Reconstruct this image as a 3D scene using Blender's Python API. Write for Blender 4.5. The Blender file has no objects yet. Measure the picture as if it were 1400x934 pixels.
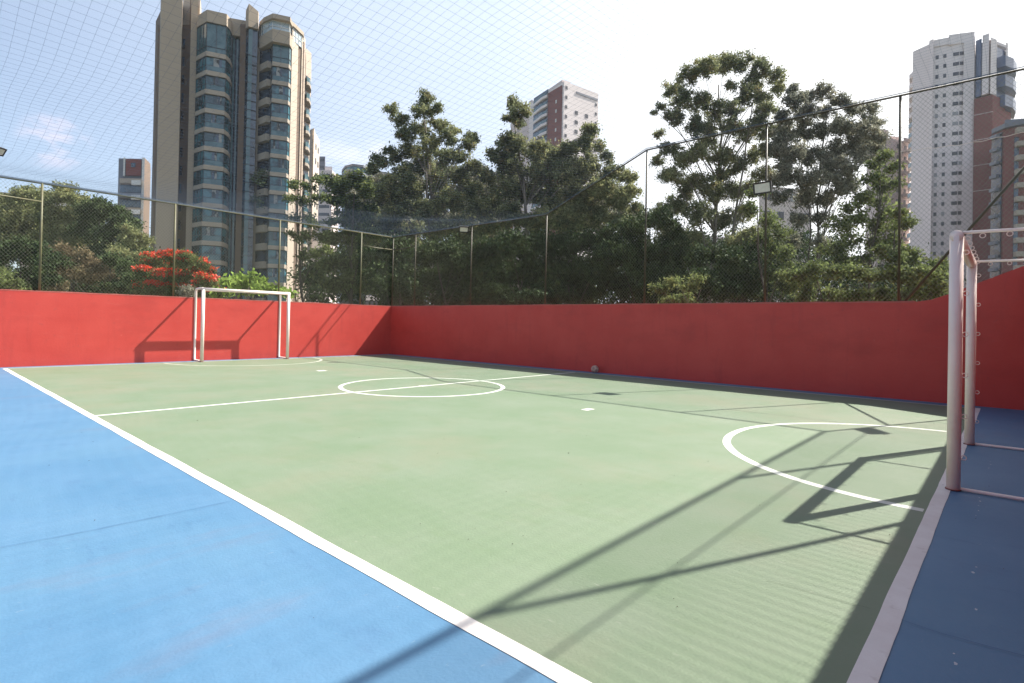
import bpy, bmesh, math, random
import numpy as np
from mathutils import Vector, Matrix, noise
R = math.radians
random.seed(7)
rng = np.random.default_rng(11)
sc = bpy.context.scene
COL = sc.collection

# ------------------------------------------------------------------ camera
F, ROLL, PITCH, CY, YAW, EYE = 754.53, 0.01998, 0.00732, 435.9, 0.83741, 1.28
camd = bpy.data.cameras.new('camera')
cam = bpy.data.objects.new('camera', camd); COL.objects.link(cam); sc.camera = cam
camd.sensor_width = 36.0; camd.sensor_fit = 'HORIZONTAL'
camd.lens = F / 1400 * 36
camd.shift_y = -(467 - CY) / 1400
camd.clip_start = 0.05; camd.clip_end = 9000
fw = Vector((math.sin(YAW) * math.cos(PITCH), math.cos(YAW) * math.cos(PITCH), math.sin(PITCH)))
rt = Vector((math.cos(YAW), -math.sin(YAW), 0))
up = rt.cross(fw)
r2 = rt * math.cos(ROLL) + up * math.sin(ROLL)
u2 = up * math.cos(ROLL) - rt * math.sin(ROLL)
m = Matrix((r2, u2, -fw)).transposed().to_4x4(); m.translation = (0, 0, EYE)
cam.matrix_world = m
sc.render.resolution_x = 1024; sc.render.resolution_y = 683

# ------------------------------------------------------------------ light
SUN_DIR = Vector((0.620, -0.265, 0.7384)).normalized()
SUN_EL = math.asin(SUN_DIR.z); SUN_AZ = math.atan2(SUN_DIR.x, SUN_DIR.y)
sund = bpy.data.lights.new('sun', 'SUN'); sund.energy = 5.0; sund.angle = R(0.55)
sund.color = (1.0, 0.95, 0.87)
sun = bpy.data.objects.new('sun', sund); COL.objects.link(sun)
sun.rotation_euler = (-SUN_DIR).to_track_quat('-Z', 'Y').to_euler()

world = bpy.data.worlds.new('World'); sc.world = world; world.use_nodes = True
nt = world.node_tree; nt.nodes.clear()
def wn(t, **k):
    n = nt.nodes.new(t)
    for a, b in k.items(): setattr(n, a, b)
    return n
out = wn('ShaderNodeOutputWorld'); bg = wn('ShaderNodeBackground')
sky = wn('ShaderNodeTexSky', sky_type='NISHITA'); sky.sun_disc = False
sky.sun_elevation = SUN_EL; sky.sun_rotation = SUN_AZ
sky.altitude = 750; sky.air_density = 1.1; sky.dust_density = 1.2; sky.ozone_density = 1.6
tc = wn('ShaderNodeTexCoord'); L = nt.links.new
def wmath(op, a, b=None):
    n = wn('ShaderNodeMath', operation=op)
    for i, v in enumerate((a, b)):
        if v is None: continue
        if isinstance(v, (int, float)): n.inputs[i].default_value = v
        else: L(v, n.inputs[i])
    return n.outputs[0]
def wdot(v):
    n = wn('ShaderNodeVectorMath', operation='DOT_PRODUCT'); n.inputs[1].default_value = v
    L(tc.outputs['Generated'], n.inputs[0]); return n.outputs['Value']
def wrange(v, a, b, c=0., d=1.):
    n = wn('ShaderNodeMapRange', interpolation_type='SMOOTHSTEP'); L(v, n.inputs[0])
    for k, x in zip(('From Min', 'From Max', 'To Min', 'To Max'), (a, b, c, d)): n.inputs[k].default_value = x
    return n.outputs[0]
def wmix(f, a, col):
    n = wn('ShaderNodeMix', data_type='RGBA'); L(f, n.inputs['Factor']); L(a, n.inputs['A']); n.inputs['B'].default_value = (*col, 1); return n.outputs['Result']
def wnoise(scale, loc, st, det=8, rough=.58):
    mp = wn('ShaderNodeMapping'); mp.inputs['Scale'].default_value = st; mp.inputs['Location'].default_value = loc
    nz = wn('ShaderNodeTexNoise'); nz.inputs['Scale'].default_value = scale; nz.inputs['Detail'].default_value = det; nz.inputs['Roughness'].default_value = rough
    L(tc.outputs['Generated'], mp.inputs['Vector']); L(mp.outputs[0], nz.inputs['Vector']); return nz.outputs[0]
# thin high cloud, thickest on the sun's side of the sky
veil = wrange(wdot((0.905, -0.385, 0.18)), -0.50, 0.62, 0.24, 1.0)
c1 = wrange(wnoise(2.2, (.35, .1, .2), (1, 1, 2.2)), .38, .66, -.05, .05)
veil = wmath('MINIMUM', wmath('MAXIMUM', wmath('ADD', veil, wmath('MULTIPLY', c1, veil)), 0.0), 1.0)
high = wrange(wdot((0, 0, 1)), .62, .92, 1.0, .25)
veil = wmath('MULTIPLY', veil, high)
colr = wmix(veil, sky.outputs[0], (5.1, 5.8, 6.9))
colr = wmix(wmath('MULTIPLY', wrange(wdot((0.905, -0.385, 0.18)), .40, .80), high), colr, (8.2, 8.3, 8.4))
# cumulus low over the city
puff = wrange(wnoise(6.5, (1.3, 4.4, .6), (1, 1, 2.4), 7, .55), .50, .62)
low = wrange(wdot((0, 0, 1)), .40, .16)
mid = wrange(wdot((0.72, 0.69, 0)), .84, .97)
colr = wmix(wmath('MULTIPLY', wmath('MULTIPLY', puff, low), wmath('MULTIPLY', mid, .9)), colr, (7.6, 7.4, 7.7))
# one small pinkish cloud to the north
cd = wrange(wdot((0.13657, 0.96313, 0.23180)), .9989, .9999)
cn = wrange(wnoise(20, (2, 3, 1), (1, 1, 2), 5), .42, .62)
colr = wmix(wmath('MULTIPLY', wmath('MULTIPLY', cd, cn), .42), colr, (6.9, 6.0, 6.9))
L(colr, bg.inputs[0]); bg.inputs[1].default_value = 0.078; L(bg.outputs[0], out.inputs[0])

sc.view_settings.view_transform = 'Standard'; sc.view_settings.look = 'None'
sc.view_settings.gamma = 1; sc.view_settings.use_curve_mapping = False
sc.view_settings.exposure = 1.17
sc.render.engine = 'CYCLES'
sc.cycles.max_bounces = 6; sc.cycles.transparent_max_bounces = 8

# ------------------------------------------------------------------ helpers
def at(px, py, D):
    """world point seen at pixel (px, py) of the 1400 px photograph, D metres ahead (used at build time only)"""
    c, s = math.cos(ROLL), math.sin(ROLL)
    dx, dy = px - 700, py - CY
    X = dx * c + dy * s; Y = -dx * s + dy * c
    r = X / F; u = -Y / F
    v = rt * r + fw + up * u
    t = D / (v.x * math.sin(YAW) + v.y * math.cos(YAW))
    return Vector((0, 0, EYE)) + v * t
def hor(px): return CY + (px - 700) * 0.02 + 5.5
def g(px, D, z=0):
    p = at(px, hor(px), D); return Vector((p.x, p.y, z))
def zat(px, py, D): return at(px, py, D).z

def tag(o, label=None, cat=None, group=None, kind=None):
    if label: o['label'] = label
    if cat: o['category'] = cat
    if group: o['group'] = group
    if kind: o['kind'] = kind
    return o
def empty(name, loc, label, cat, group=None, rz=0):
    o = bpy.data.objects.new(name, None); COL.objects.link(o); o.location = loc; o.rotation_euler.z = rz
    o.empty_display_size = 0.2
    return tag(o, label, cat, group)
class MB:
    def __init__(s): s.v = []; s.f = []; s.mi = []; s.m = 0; s.smooth = []
    def add(s, vs, fs, sm=False):
        b = len(s.v); s.v += [tuple(v) for v in vs]; s.f += [tuple(b + i for i in f) for f in fs]
        s.mi += [s.m] * len(fs); s.smooth += [sm] * len(fs)
    def box(s, a, b):
        (x0, y0, z0), (x1, y1, z1) = a, b
        s.add([(x0,y0,z0),(x1,y0,z0),(x1,y1,z0),(x0,y1,z0),(x0,y0,z1),(x1,y0,z1),(x1,y1,z1),(x0,y1,z1)],
              [(0,3,2,1),(4,5,6,7),(0,1,5,4),(1,2,6,5),(2,3,7,6),(3,0,4,7)])
    def prism(s, pts, z0, z1, ztop=None):
        n = len(pts)
        A = sum(pts[i][0]*pts[(i+1)%n][1]-pts[(i+1)%n][0]*pts[i][1] for i in range(n))
        if A < 0: pts = pts[::-1]; ztop = ztop[::-1] if ztop else None
        zt = ztop or [z1]*n
        s.add([(p[0],p[1],z0) for p in pts]+[(p[0],p[1],zt[i]) for i,p in enumerate(pts)],
              [tuple(range(n))[::-1], tuple(range(n,2*n))]+[(i,(i+1)%n,n+(i+1)%n,n+i) for i in range(n)])
    def tube(s, pts, r, n=8, cap=True, closed=False):
        pts = [Vector(p) for p in pts]; N = len(pts)
        rs = r if isinstance(r, (list, tuple)) else [r]*N
        vs = []; prev = None
        for i, p in enumerate(pts):
            if closed: d = pts[(i+1)%N]-pts[i-1]
            else: d = pts[min(i+1,N-1)]-pts[max(i-1,0)]
            d.normalize()
            if prev is None:
                a = Vector((0,0,1)) if abs(d.z) < .9 else Vector((1,0,0)); x = d.cross(a).normalized()
            else: x = (prev - d*prev.dot(d)).normalized()
            y = d.cross(x); prev = x
            for k in range(n):
                t = 2*math.pi*k/n; vs.append(p + (x*math.cos(t)+y*math.sin(t))*rs[i])
        fs = []
        M = N if closed else N-1
        for i in range(M):
            for k in range(n):
                j = (i+1)%N
                fs.append((i*n+k, i*n+(k+1)%n, j*n+(k+1)%n, j*n+k))
        if cap and not closed: fs += [tuple(range(n))[::-1], tuple((N-1)*n+k for k in range(n))]
        s.add(vs, fs, n > 5)
    def build(s, name, mats, parent=None, loc=None):
        me = bpy.data.meshes.new(name); me.from_pydata(s.v, [], s.f)
        if not isinstance(mats, (list, tuple)): mats = [mats]
        for mm in mats: me.materials.append(mm)
        me.polygons.foreach_set('material_index', s.mi); me.polygons.foreach_set('use_smooth', s.smooth)
        me.update()
        o = bpy.data.objects.new(name, me); COL.objects.link(o)
        if parent: 
            o.parent = parent
        if loc: o.location = loc
        return o
def rel(mb, org):
    """shift geometry of a mesh builder so it is relative to the thing's base point"""
    mb.v = [(x-org[0], y-org[1], z-org[2]) for x, y, z in mb.v]; return mb
def bevel(o, w=0.01, n=2):
    md = o.modifiers.new('bevel', 'BEVEL'); md.width = w; md.segments = n; md.limit_method = 'ANGLE'; return o

# ------------------------------------------------------------------ materials
def mat(name, col, rough=.7, col2=None, scale=3, detail=5, bump=0, bscale=40, spec=.4, metal=0, thr=(.35,.7), coord='Object', stretch=None, extra=None, trans=0):
    m_ = bpy.data.materials.new(name); m_.use_nodes = True; t = m_.node_tree; b = t.nodes['Principled BSDF']
    b.inputs['Roughness'].default_value = rough; b.inputs['Metallic'].default_value = metal
    b.inputs['Specular IOR Level'].default_value = spec
    c = (*col, 1); b.inputs['Base Color'].default_value = c
    tcn = t.nodes.new('ShaderNodeTexCoord'); src = tcn.outputs[coord]
    if stretch:
        q = t.nodes.new('ShaderNodeMapping'); q.inputs['Scale'].default_value = stretch; t.links.new(src, q.inputs[0]); src = q.outputs[0]
    last = None
    if col2:
        n = t.nodes.new('ShaderNodeTexNoise'); n.inputs['Scale'].default_value = scale; n.inputs['Detail'].default_value = detail; n.inputs['Roughness'].default_value = .6
        t.links.new(src, n.inputs['Vector'])
        r_ = t.nodes.new('ShaderNodeMapRange'); r_.inputs['From Min'].default_value = thr[0]; r_.inputs['From Max'].default_value = thr[1]
        t.links.new(n.outputs[0], r_.inputs[0])
        x = t.nodes.new('ShaderNodeMix'); x.data_type = 'RGBA'; x.inputs['A'].default_value = c; x.inputs['B'].default_value = (*col2, 1)
        t.links.new(r_.outputs[0], x.inputs['Factor']); t.links.new(x.outputs['Result'], b.inputs['Base Color']); last = x.outputs['Result']
    if extra:
        for (c3, sc3, lo, hi, st, amt, seed) in extra:
            q = t.nodes.new('ShaderNodeMapping'); q.inputs['Scale'].default_value = st; q.inputs['Location'].default_value = (seed, seed*.7, seed*.3); t.links.new(tcn.outputs[coord], q.inputs[0])
            n = t.nodes.new('ShaderNodeTexNoise'); n.inputs['Scale'].default_value = sc3; n.inputs['Detail'].default_value = 6; n.inputs['Roughness'].default_value = .62; t.links.new(q.outputs[0], n.inputs['Vector'])
            r_ = t.nodes.new('ShaderNodeMapRange'); r_.inputs['From Min'].default_value = lo; r_.inputs['From Max'].default_value = hi; r_.inputs['To Max'].default_value = amt
            t.links.new(n.outputs[0], r_.inputs[0])
            x = t.nodes.new('ShaderNodeMix'); x.data_type = 'RGBA'; x.inputs['B'].default_value = (*c3, 1)
            if last: t.links.new(last, x.inputs['A'])
            else: x.inputs['A'].default_value = c
            t.links.new(r_.outputs[0], x.inputs['Factor']); last = x.outputs['Result']; t.links.new(last, b.inputs['Base Color'])
    if bump:
        n = t.nodes.new('ShaderNodeTexNoise'); n.inputs['Scale'].default_value = bscale; n.inputs['Detail'].default_value = 4
        t.links.new(src, n.inputs['Vector'])
        bp = t.nodes.new('ShaderNodeBump'); bp.inputs['Strength'].default_value = bump; bp.inputs['Distance'].default_value = .02
        t.links.new(n.outputs[0], bp.inputs['Height']); t.links.new(bp.outputs[0], b.inputs['Normal'])
    if trans:
        tr = t.nodes.new('ShaderNodeBsdfTranslucent'); ms = t.nodes.new('ShaderNodeMixShader'); ms.inputs[0].default_value = trans
        if last: t.links.new(last, tr.inputs[0])
        else: tr.inputs[0].default_value = c
        o_ = t.nodes['Material Output']; t.links.new(b.outputs[0], ms.inputs[1]); t.links.new(tr.outputs[0], ms.inputs[2]); t.links.new(ms.outputs[0], o_.inputs[0])
    return m_
M = {}
M['green'] = mat('court_green', (.148,.205,.125), .62, (.180,.226,.155), 1.1, 6, .12, 60, .35,
    extra=[((.225,.215,.15), .5, .47, .68, (1,1,1), .5, 3.1), ((.125,.185,.09), 3, .55, .75, (1,.5,1), .35, 9.0), ((.27,.29,.23), 26, .64, .74, (1,.35,1), .5, 5.0), ((.11,.15,.10), 14, .62, .76, (.25,1,1), .4, 15.0),
           ((.07,.09,.06), 60, .745, .77, (1,1,1), .8, 1.5)])
M['blue'] = mat('court_blue', (.070,.172,.288), .6, (.096,.202,.322), 1.3, 6, .12, 60, .35,
    extra=[((.10,.21,.31), .6, .5, .72, (1,1,1), .6, 2.2), ((.15,.15,.20), 1.1, .58, .72, (.45,1.3,1), .4, 6.2), ((.06,.13,.24), 6, .6, .75, (1,.5,1), .35, 4.0),
           ((.2,.27,.34), 30, .65, .74, (.4,1,1), .55, 8.0), ((.05,.12,.22), 12, .62, .76, (1,.25,1), .4, 18.0), ((.05,.08,.14), 60, .745, .77, (1,1,1), .8, 2.5)])
M['line'] = mat('line_white', (.66,.62,.58), .6, (.74,.72,.68), 4, 5, .08, 60, .3,
    extra=[((.45,.40,.36), 9, .60, .75, (1,1,1), .6, 2.0), ((.25,.22,.20), 70, .70, .74, (1,1,1), .5, 7.0)])
M['line_thin'] = mat('line_white_worn', (.58,.60,.52), .6, (.66,.68,.62), 6, 5, .08, 60, .3, extra=[((.40,.42,.34), 14, .56, .72, (1,1,1), .7, 2.0)])
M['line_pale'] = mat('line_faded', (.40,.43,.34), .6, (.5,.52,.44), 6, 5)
M['red'] = mat('red_paint', (.47,.046,.036), .5, (.52,.062,.048), 1.2, 6, .10, 22, .4,
    extra=[((.35,.034,.028), .8, .5, .7, (1,1,2.2), .5, 3.0), ((.50,.10,.08), 3, .6, .78, (1,1,3), .35, 7.0), ((.28,.03,.028), 3.4, .55, .80, (1.6,1.6,.22), .35, 12.0), ((.33,.05,.045), 11, .62, .72, (1,1,1), .5, 31.0), ((.56,.16,.13), 9, .68, .76, (1,1,.8), .5, 17.0)])
M['cap'] = mat('wall_cap', (.45,.12,.10), .8, (.34,.09,.07), 6, 5, .3, 20)
M['goal'] = mat('goal_white', (.80,.67,.60), .35, (.85,.74,.67), 5, 5, .03, 20, .5, extra=[((.50,.36,.30), 7, .62, .78, (1,1,.4), .5, 2.0)])
M['olive'] = mat('post_olive', (.135,.125,.062), .5, (.10,.10,.055), 6, 4, .1, 30)
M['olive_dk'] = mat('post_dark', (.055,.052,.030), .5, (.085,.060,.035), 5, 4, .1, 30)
M['wire'] = mat('wire_dark', (.17,.175,.125), .5, metal=.0)
M['net'] = mat('net_cord', (.08,.115,.17), .7)
M['black'] = mat('black_metal', (.03,.028,.025), .45)
M['lens'] = mat('lamp_glass', (.72,.70,.60), .25, (.62,.60,.50), 20)
M['rust'] = mat('rust_tube', (.25,.10,.07), .6, (.12,.05,.04), 20)
M['ground'] = mat('ground', (.06,.075,.03), .95, (.10,.085,.05), .4, 8, .4, 6)
M['soil'] = mat('slab_concrete', (.3,.29,.27), .9, (.22,.21,.2), 2)

# ------------------------------------------------------------------ ground and court
GZ = -2.6
mb = MB(); mb.add([(-4000,-4000,GZ),(4000,-4000,GZ),(4000,4000,GZ),(-4000,4000,GZ)], [(0,1,2,3)])
tag(mb.build('ground', M['ground']), kind='structure')
XL, XW, YF, YB = 1.635, 12.50, 17.46, -0.33
YG, YG2, YH, XC = 0.385, 17.03, 8.55, 6.95
XR = 12.06
mb = MB(); mb.box((-7.0, YB, GZ+.02), (XW, YF, 0)); tag(mb.build('court_surround', M['blue']), kind='structure')
mb = MB(); mb.box((XL, YG, .0002), (XR, YG2, .0015)); tag(mb.build('court_playing_surface', M['green']), kind='structure')

def strip(mb, x0, y0, x1, y1, z, wob=0.0, n=1):
    """flat painted strip with slightly wavering edges"""
    horiz = (x1-x0) > (y1-y0); L_ = max(x1-x0, y1-y0); n = max(1, int(L_/.12)) if wob else 1
    lo = []; hi = []
    for i in range(n+1):
        t = i/n; w1 = noise.noise(Vector((t*L_*2.3, x0, y0)))*wob + noise.noise(Vector((t*L_*9, x0, y0)))*wob*.4
        w2 = noise.noise(Vector((t*L_*2.1, y0+9, x0)))*wob + noise.noise(Vector((t*L_*8, y0+9, x0)))*wob*.4
        if horiz: lo.append((x0+t*L_, y0+w1, z)); hi.append((x0+t*L_, y1+w2, z))
        else: lo.append((x0+w1, y0+t*L_, z)); hi.append((x1+w2, y0+t*L_, z))
    vs = lo+hi; k = n+1
    fs = [(i,i+1,k+i+1,k+i) if horiz else (i,k+i,k+i+1,i+1) for i in range(n)]
    mb.add(vs, fs)
def arc(mb, cx, cy, r, w, a0, a1, z, n=90):
    vs = []; 
    for i in range(n+1):
        a = a0+(a1-a0)*i/n; wb = noise.noise(Vector((a*6, cx, cy)))*.006
        for rr in (r-w/2+wb, r+w/2+wb*.5): vs.append((cx+rr*math.cos(a), cy+rr*math.sin(a), z))
    mb.add(vs, [(2*i,2*i+1,2*i+3,2*i+2) for i in range(n)])
z1 = .0026
mb = MB(); strip(mb, XL-.043, YB+.3+.6, XL+.042, YG2, z1, .006); tag(mb.build('left_touchline', M['line']), kind='structure')
mb = MB(); strip(mb, -.5, YG-.045, XR+.1, YG+.040, z1+.001, .005); tag(mb.build('near_goal_line', M['line']), kind='structure')
mb = MB(); strip(mb, XL, YG2-.02, XR+.06, YG2+.06, z1+.001, .005); tag(mb.build('far_goal_line', M['line_pale']), kind='structure')
mb = MB(); strip(mb, XR-.03, YG+.04, XR+.04, YG2-.03, z1, .006); tag(mb.build('right_touchline', M['line_pale']), kind='structure')
mb = MB(); strip(mb, XL+.045, YH-.04, XR-.03, YH+.04, z1, .006); tag(mb.build('halfway_line', M['line_thin']), kind='structure')
mb = MB(); arc(mb, XC-.02, YH, 1.565, .085, 0, 2*math.pi, z1+.001, 140); tag(mb.build('centre_circle', M['line_thin']), kind='structure')
mb = MB(); arc(mb, XC, YG+.045, 2.04, .085, .005, math.pi-.005, z1, 90); tag(mb.build('near_goal_arc', M['line_thin']), kind='structure')
mb = MB(); arc(mb, XC+.02, YG2-.03, 2.15, .08, math.pi+.01, 2*math.pi-.01, z1, 90); tag(mb.build('far_goal_arc', M['line_pale']), kind='structure')
mb = MB(); strip(mb, XC-.11, YH-.075, XC+.11, YH+.075, z1+.002, .004); tag(mb.build('centre_mark', M['line_thin']), kind='structure')
mb = MB(); strip(mb, XC-.10, 4.63, XC+.10, 4.75, z1, .004); tag(mb.build('near_penalty_mark', M['line']), kind='structure')
mb = MB(); strip(mb, XC-.05, 12.52, XC+.18, 12.72, z1, .004); tag(mb.build('far_penalty_mark', M['line_thin']), kind='structure')
# joints / cracks in the slab, drawn as thin dark fissures
def crack(pts, w, mt, name='floor_crack'):
    mb = MB(); P_ = []
    for a, b in zip(pts[:-1], pts[1:]):
        a = Vector(a); b = Vector(b); n = max(2, int((b-a).length/.06))
        P_ += [a.lerp(b, i/n) for i in range(n)]
    P_.append(Vector(pts[-1])); vs = []
    for i, p in enumerate(P_):
        d = (P_[min(i+1,len(P_)-1)]-P_[max(i-1,0)]).normalized(); nn = Vector((-d.y, d.x))
        off = noise.noise(Vector((p.x*3, p.y*3, 1)))*.008 + noise.noise(Vector((p.x*14, p.y*14, 4)))*.005
        ww = w*(.45+abs(noise.noise(Vector((p.x*5, p.y*5, 7))))*1.2)
        c = p+nn*off; vs += [(c.x-nn.x*ww, c.y-nn.y*ww, .0056), (c.x+nn.x*ww, c.y+nn.y*ww, .0056)]
    mb.add(vs, [(2*i,2*i+1,2*i+3,2*i+2) for i in range(len(P_)-1)])
    return tag(mb.build(name, mt), kind='structure')
M['crackb'] = mat('crack_blue', (.045,.10,.21), .9); M['crackg'] = mat('crack_green', (.09,.12,.07), .9)
M['drip'] = mat('paint_drip', (.42,.46,.50), .6)
mb = MB()
for x, y, r in ((5.05,.16,.006),(5.2,.15,.008),(5.35,.155,.006),(5.5,.15,.012),(5.62,.16,.007),(6.9,.13,.01),(7.1,.12,.012),(7.25,.125,.007),(3.85,.13,.012),(3.95,.12,.007),(3.35,.10,.009),(2.75,.14,.011),(2.83,.15,.006)):
    P_ = [(x+r*math.cos(t)*random.uniform(.7, 1.5), y+r*.6*math.sin(t)*random.uniform(.7, 1.3)) for t in [k*math.pi/5 for k in range(10)]]
    mb.add([(a_, b_, .0012) for a_, b_ in P_], [tuple(range(10))])
tag(mb.build('paint_drips', M['drip']), kind='stuff')
M['crackw'] = mat('crack_white', (.36,.33,.30), .9)
crack([(.05,4.09),(.8,4.02),(1.57,4.0)], .0022, M['crackb'])
crack([(2.98,.34),(2.97,.2),(3.02,-.28)], .002, M['crackb'])
crack([(2.96,.9),(3.0,.46)], .0018, M['crackg'])

# dry crumbs and grit lying about on the paint
M['grit'] = mat('grit', (.05,.042,.035), .9, (.12,.10,.075), 30)
mb = MB()
for i in range(150):
    y = random.uniform(0, 9)**1.0; x = random.uniform(-.6, 11.5)
    r = random.uniform(.0012, .0040)*(1.0 if random.random() < .97 else 1.8); a = random.random()*3.1; k = random.uniform(.4, 1)
    P_ = [(x+r*math.cos(a+t)*(1 if j % 2 else k), y+r*math.sin(a+t)*(1 if j % 2 else k)) for j, t in enumerate([0, 1.2, 2.5, 3.7, 5.0])]
    mb.prism(P_, .0056, .0056+r*.7)
tag(mb.build('grit', M['grit']), kind='stuff')
# ------------------------------------------------------------------ boundary walls
WH = 1.83
def wall_obj(name, label, quads_fn, org):
    e = empty(name, org, label, 'wall', 'red painted walls round the court')
    return e
# far wall, runs behind the far goal
e = empty('boundary_wall', (3, YF, 0), 'sunlit red wall behind the far goal with goal and fence shadows across it', 'wall', 'red painted walls round the court')
mb = MB(); mb.box((-7.16, YF, GZ+.02), (XW, YF+.16, WH-.02)); o = rel(mb, e.location).build('wall_body', M['red'], e)
def ragged_cap(a, b, w, parent, zf=lambda t: WH):
    a = Vector(a); b = Vector(b); d = (b-a); L_ = d.length; d.normalize(); nn = Vector((-d.y, d.x)); n = int(L_/.15); vs = []
    for i in range(n+1):
        t = i/n; p = a.lerp(b, t); z = zf(t)+noise.noise(Vector((p.x*2.5, p.y*2.5, 3)))*.010
        for (o_, zz) in ((-.004, zf(t)-.028), (-.004, z), (w+.004, z), (w+.004, zf(t)-.028)): vs.append((p.x+nn.x*o_, p.y+nn.y*o_, zz))
    mb = MB(); fs = []
    for i in range(n):
        for k in range(3): fs.append((4*i+k, 4*i+k+1, 4*i+4+k+1, 4*i+4+k))
    mb.add(vs, fs)
    return rel(mb, parent.location).build('coping', M['cap'], parent)
ragged_cap((-7.16, YF), (XW, YF), .16, e)
# right wall with its ramped end
e = empty('boundary_wall', (XW, 8, 0), 'long shaded dark red wall on the right, its top sloping up behind the near goal', 'wall', 'red painted walls round the court')
YR = 1.05
prof = [(YF+.16, WH-.02), (YR+.25, WH-.02), (YR, WH+.02), (YR-.25, WH+.12), (YB-.16, WH+.12+(YR-.25-(YB-.16))*.46)]
mb = MB(); n = len(prof)
vs = []
for x in (XW, XW+.16):
    vs += [(x, y, GZ+.02) for y, z in prof]+[(x, y, z) for y, z in prof]
fs = []
for i in range(n-1):
    fs.append((i, i+1, n+i+1, n+i)); fs.append((2*n+i, 3*n+i, 3*n+i+1, 2*n+i+1)); fs.append((n+i, n+i+1, 3*n+i+1, 3*n+i))
fs += [(0, n, 3*n, 2*n), (n-1, 3*n-1, 4*n-1, 2*n-1)]
mb.add(vs, fs); rel(mb, e.location).build('wall_body', M['red'], e)
ragged_cap((XW, YF+.16), (XW, YR+.25), .16, e)
# near wall behind the near goal (its shadow falls on the court)
e = empty('boundary_wall', (3, YB, 0), 'red wall behind the near goal whose shadow lies along the goal line', 'wall', 'red painted walls round the court')
mb = MB(); mb.box((-7.16, YB-.16, GZ+.02), (XW, YB, 2.38)); rel(mb, e.location).build('wall_body', M['red'], e)
# left wall, out of the picture
e = empty('boundary_wall', (-7, 8, 0), 'red wall along the left side of the blue surround', 'wall', 'red painted walls round the court')
mb = MB(); mb.box((-7.16, YB, GZ+.02), (-7, YF, WH)); rel(mb, e.location).build('wall_body', M['red'], e)

# ------------------------------------------------------------------ chain link fences
def mesh_wires(mb, P0, U, L_, zb, ztf, step=.078, r=.0021):
    """diamond wires in a vertical panel. P0 foot point, U horizontal unit, length L_, bottom z, top z function(t)"""
    zmax = max(ztf(L_*i/20) for i in range(21))
    def inside(t, z): return 0 <= t <= L_ and z <= ztf(t)
    for sgn in (1, -1):
        # family: t - sgn*z*k = c   (diamond slightly taller than wide)
        k = .85; H_ = zmax-zb
        c = -H_*k - (0 if sgn > 0 else 0)
        lo, hi = -H_*k, L_+H_*k
        n = int((hi-lo)/step)
        for i in range(n):
            c = lo+i*step
            segs = []; N = 40; cur = None
            z_ = np.linspace(0, H_, N+1)
            for zz in z_:
                t = c+sgn*zz*k
                if inside(t, zb+zz):
                    if cur is None: cur = [(t, zz), (t, zz)]
                    cur[1] = (t, zz)
                elif cur is not None: segs.append(cur); cur = None
            if cur: segs.append(cur)
            for (a, b) in segs:
                if b[1]-a[1] < .03: continue
                A = P0+U*a[0]; B = P0+U*b[0]
                mb.tube([(A.x, A.y, zb+a[1]), (B.x, B.y, zb+b[1])], r, 3, cap=False)
def twist_post(mb, base, ztop, r=.026, lean=(0,0)):
    mb.tube([base, (base[0]+lean[0], base[1]+lean[1], ztop)], r, 8)
FT = 4.45   # lower fence top
GRP = 'chain link fences on the court walls'
# far fence
FY = YF+.08
e = empty('chain_link_fence', (3, FY, WH), 'olive wire fence on the far sunlit wall behind the distant goal', 'fence', GRP)
fx = [-.75, 2.27, 5.16, 8.18, 11.2]
for i, x in enumerate(fx):
    mb = MB(); twist_post(mb, (x, FY, WH-.01), FT+.01); rel(mb, e.location).build('post', M['olive'], e)
mb = MB(); mb.tube([(-7, FY, FT), (XW+.03, FY, FT)], .023, 8); rel(mb, e.location).build('top_rail', M['olive'], e)
mb = MB(); mb.tube([(11.2, FY-.01, 4.0), (11.8, FY-.01, 3.97), (XW+.05, FY-.01, 3.98)], .018, 6); rel(mb, e.location).build('brace', M['olive'], e)
mb = MB(); mb.tube([(-.75, FY-.01, 4.08), (2.27, FY-.01, 4.0)], .018, 6); rel(mb, e.location).build('brace', M['olive'], e)
mb = MB(); mesh_wires(mb, Vector((-1.0, FY+.03, 0)), Vector((1, 0, 0)), XW+1.05, WH, lambda t: FT); rel(mb, e.location).build('wire_mesh', M['wire'], e)
# right fence: low as far as the fifth post, then stepping up
FX = XW+.08
TOPH = 5.72
rp_ = [17.52, 16.15, 13.2, 10.05, 6.85, 3.95, 1.55]
def rtop(y):
    if y > 10.05: return FT
    if y > 6.85: return FT+(TOPH-FT)*(10.05-y)/3.2
    return TOPH
e = empty('chain_link_fence', (FX, 8, WH), 'olive wire fence on the long shaded wall, stepping up to a taller stretch', 'fence', GRP)
leans = [0, 0, 0, 0, .0, .02, .02]
for y, ln in zip(rp_, leans):
    mb = MB(); twist_post(mb, (FX, y, WH-.01), rtop(y), .022, (0, ln)); rel(mb, e.location).build('post', M['olive_dk'], e)
mb = MB(); mb.tube([(FX, 17.52, FT), (FX, 10.05, FT), (FX, 6.85, TOPH), (FX, YB-.08, TOPH)], .019, 8); rel(mb, e.location).build('top_rail', M['olive_dk'], e)
mb = MB(); mb.tube([(FX-.01, 17.5, 3.98), (FX-.01, 16.8, 3.97), (FX-.01, 16.15, 4.03)], .018, 6); rel(mb, e.location).build('brace', M['olive_dk'], e)
mb = MB(); mb.tube([(FX-.03, 1.45, WH), (FX-.03, YB-.05, 4.35)], .024, 8); rel(mb, e.location).build('brace', M['olive_dk'], e)
mb = MB(); mesh_wires(mb, Vector((FX+.03, YF+.1, 0)), Vector((0, -1, 0)), YF+.1-(YB-.1), WH-.02, lambda t: rtop(YF+.1-t)); rel(mb, e.location).build('wire_mesh', M['wire'], e)
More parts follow.
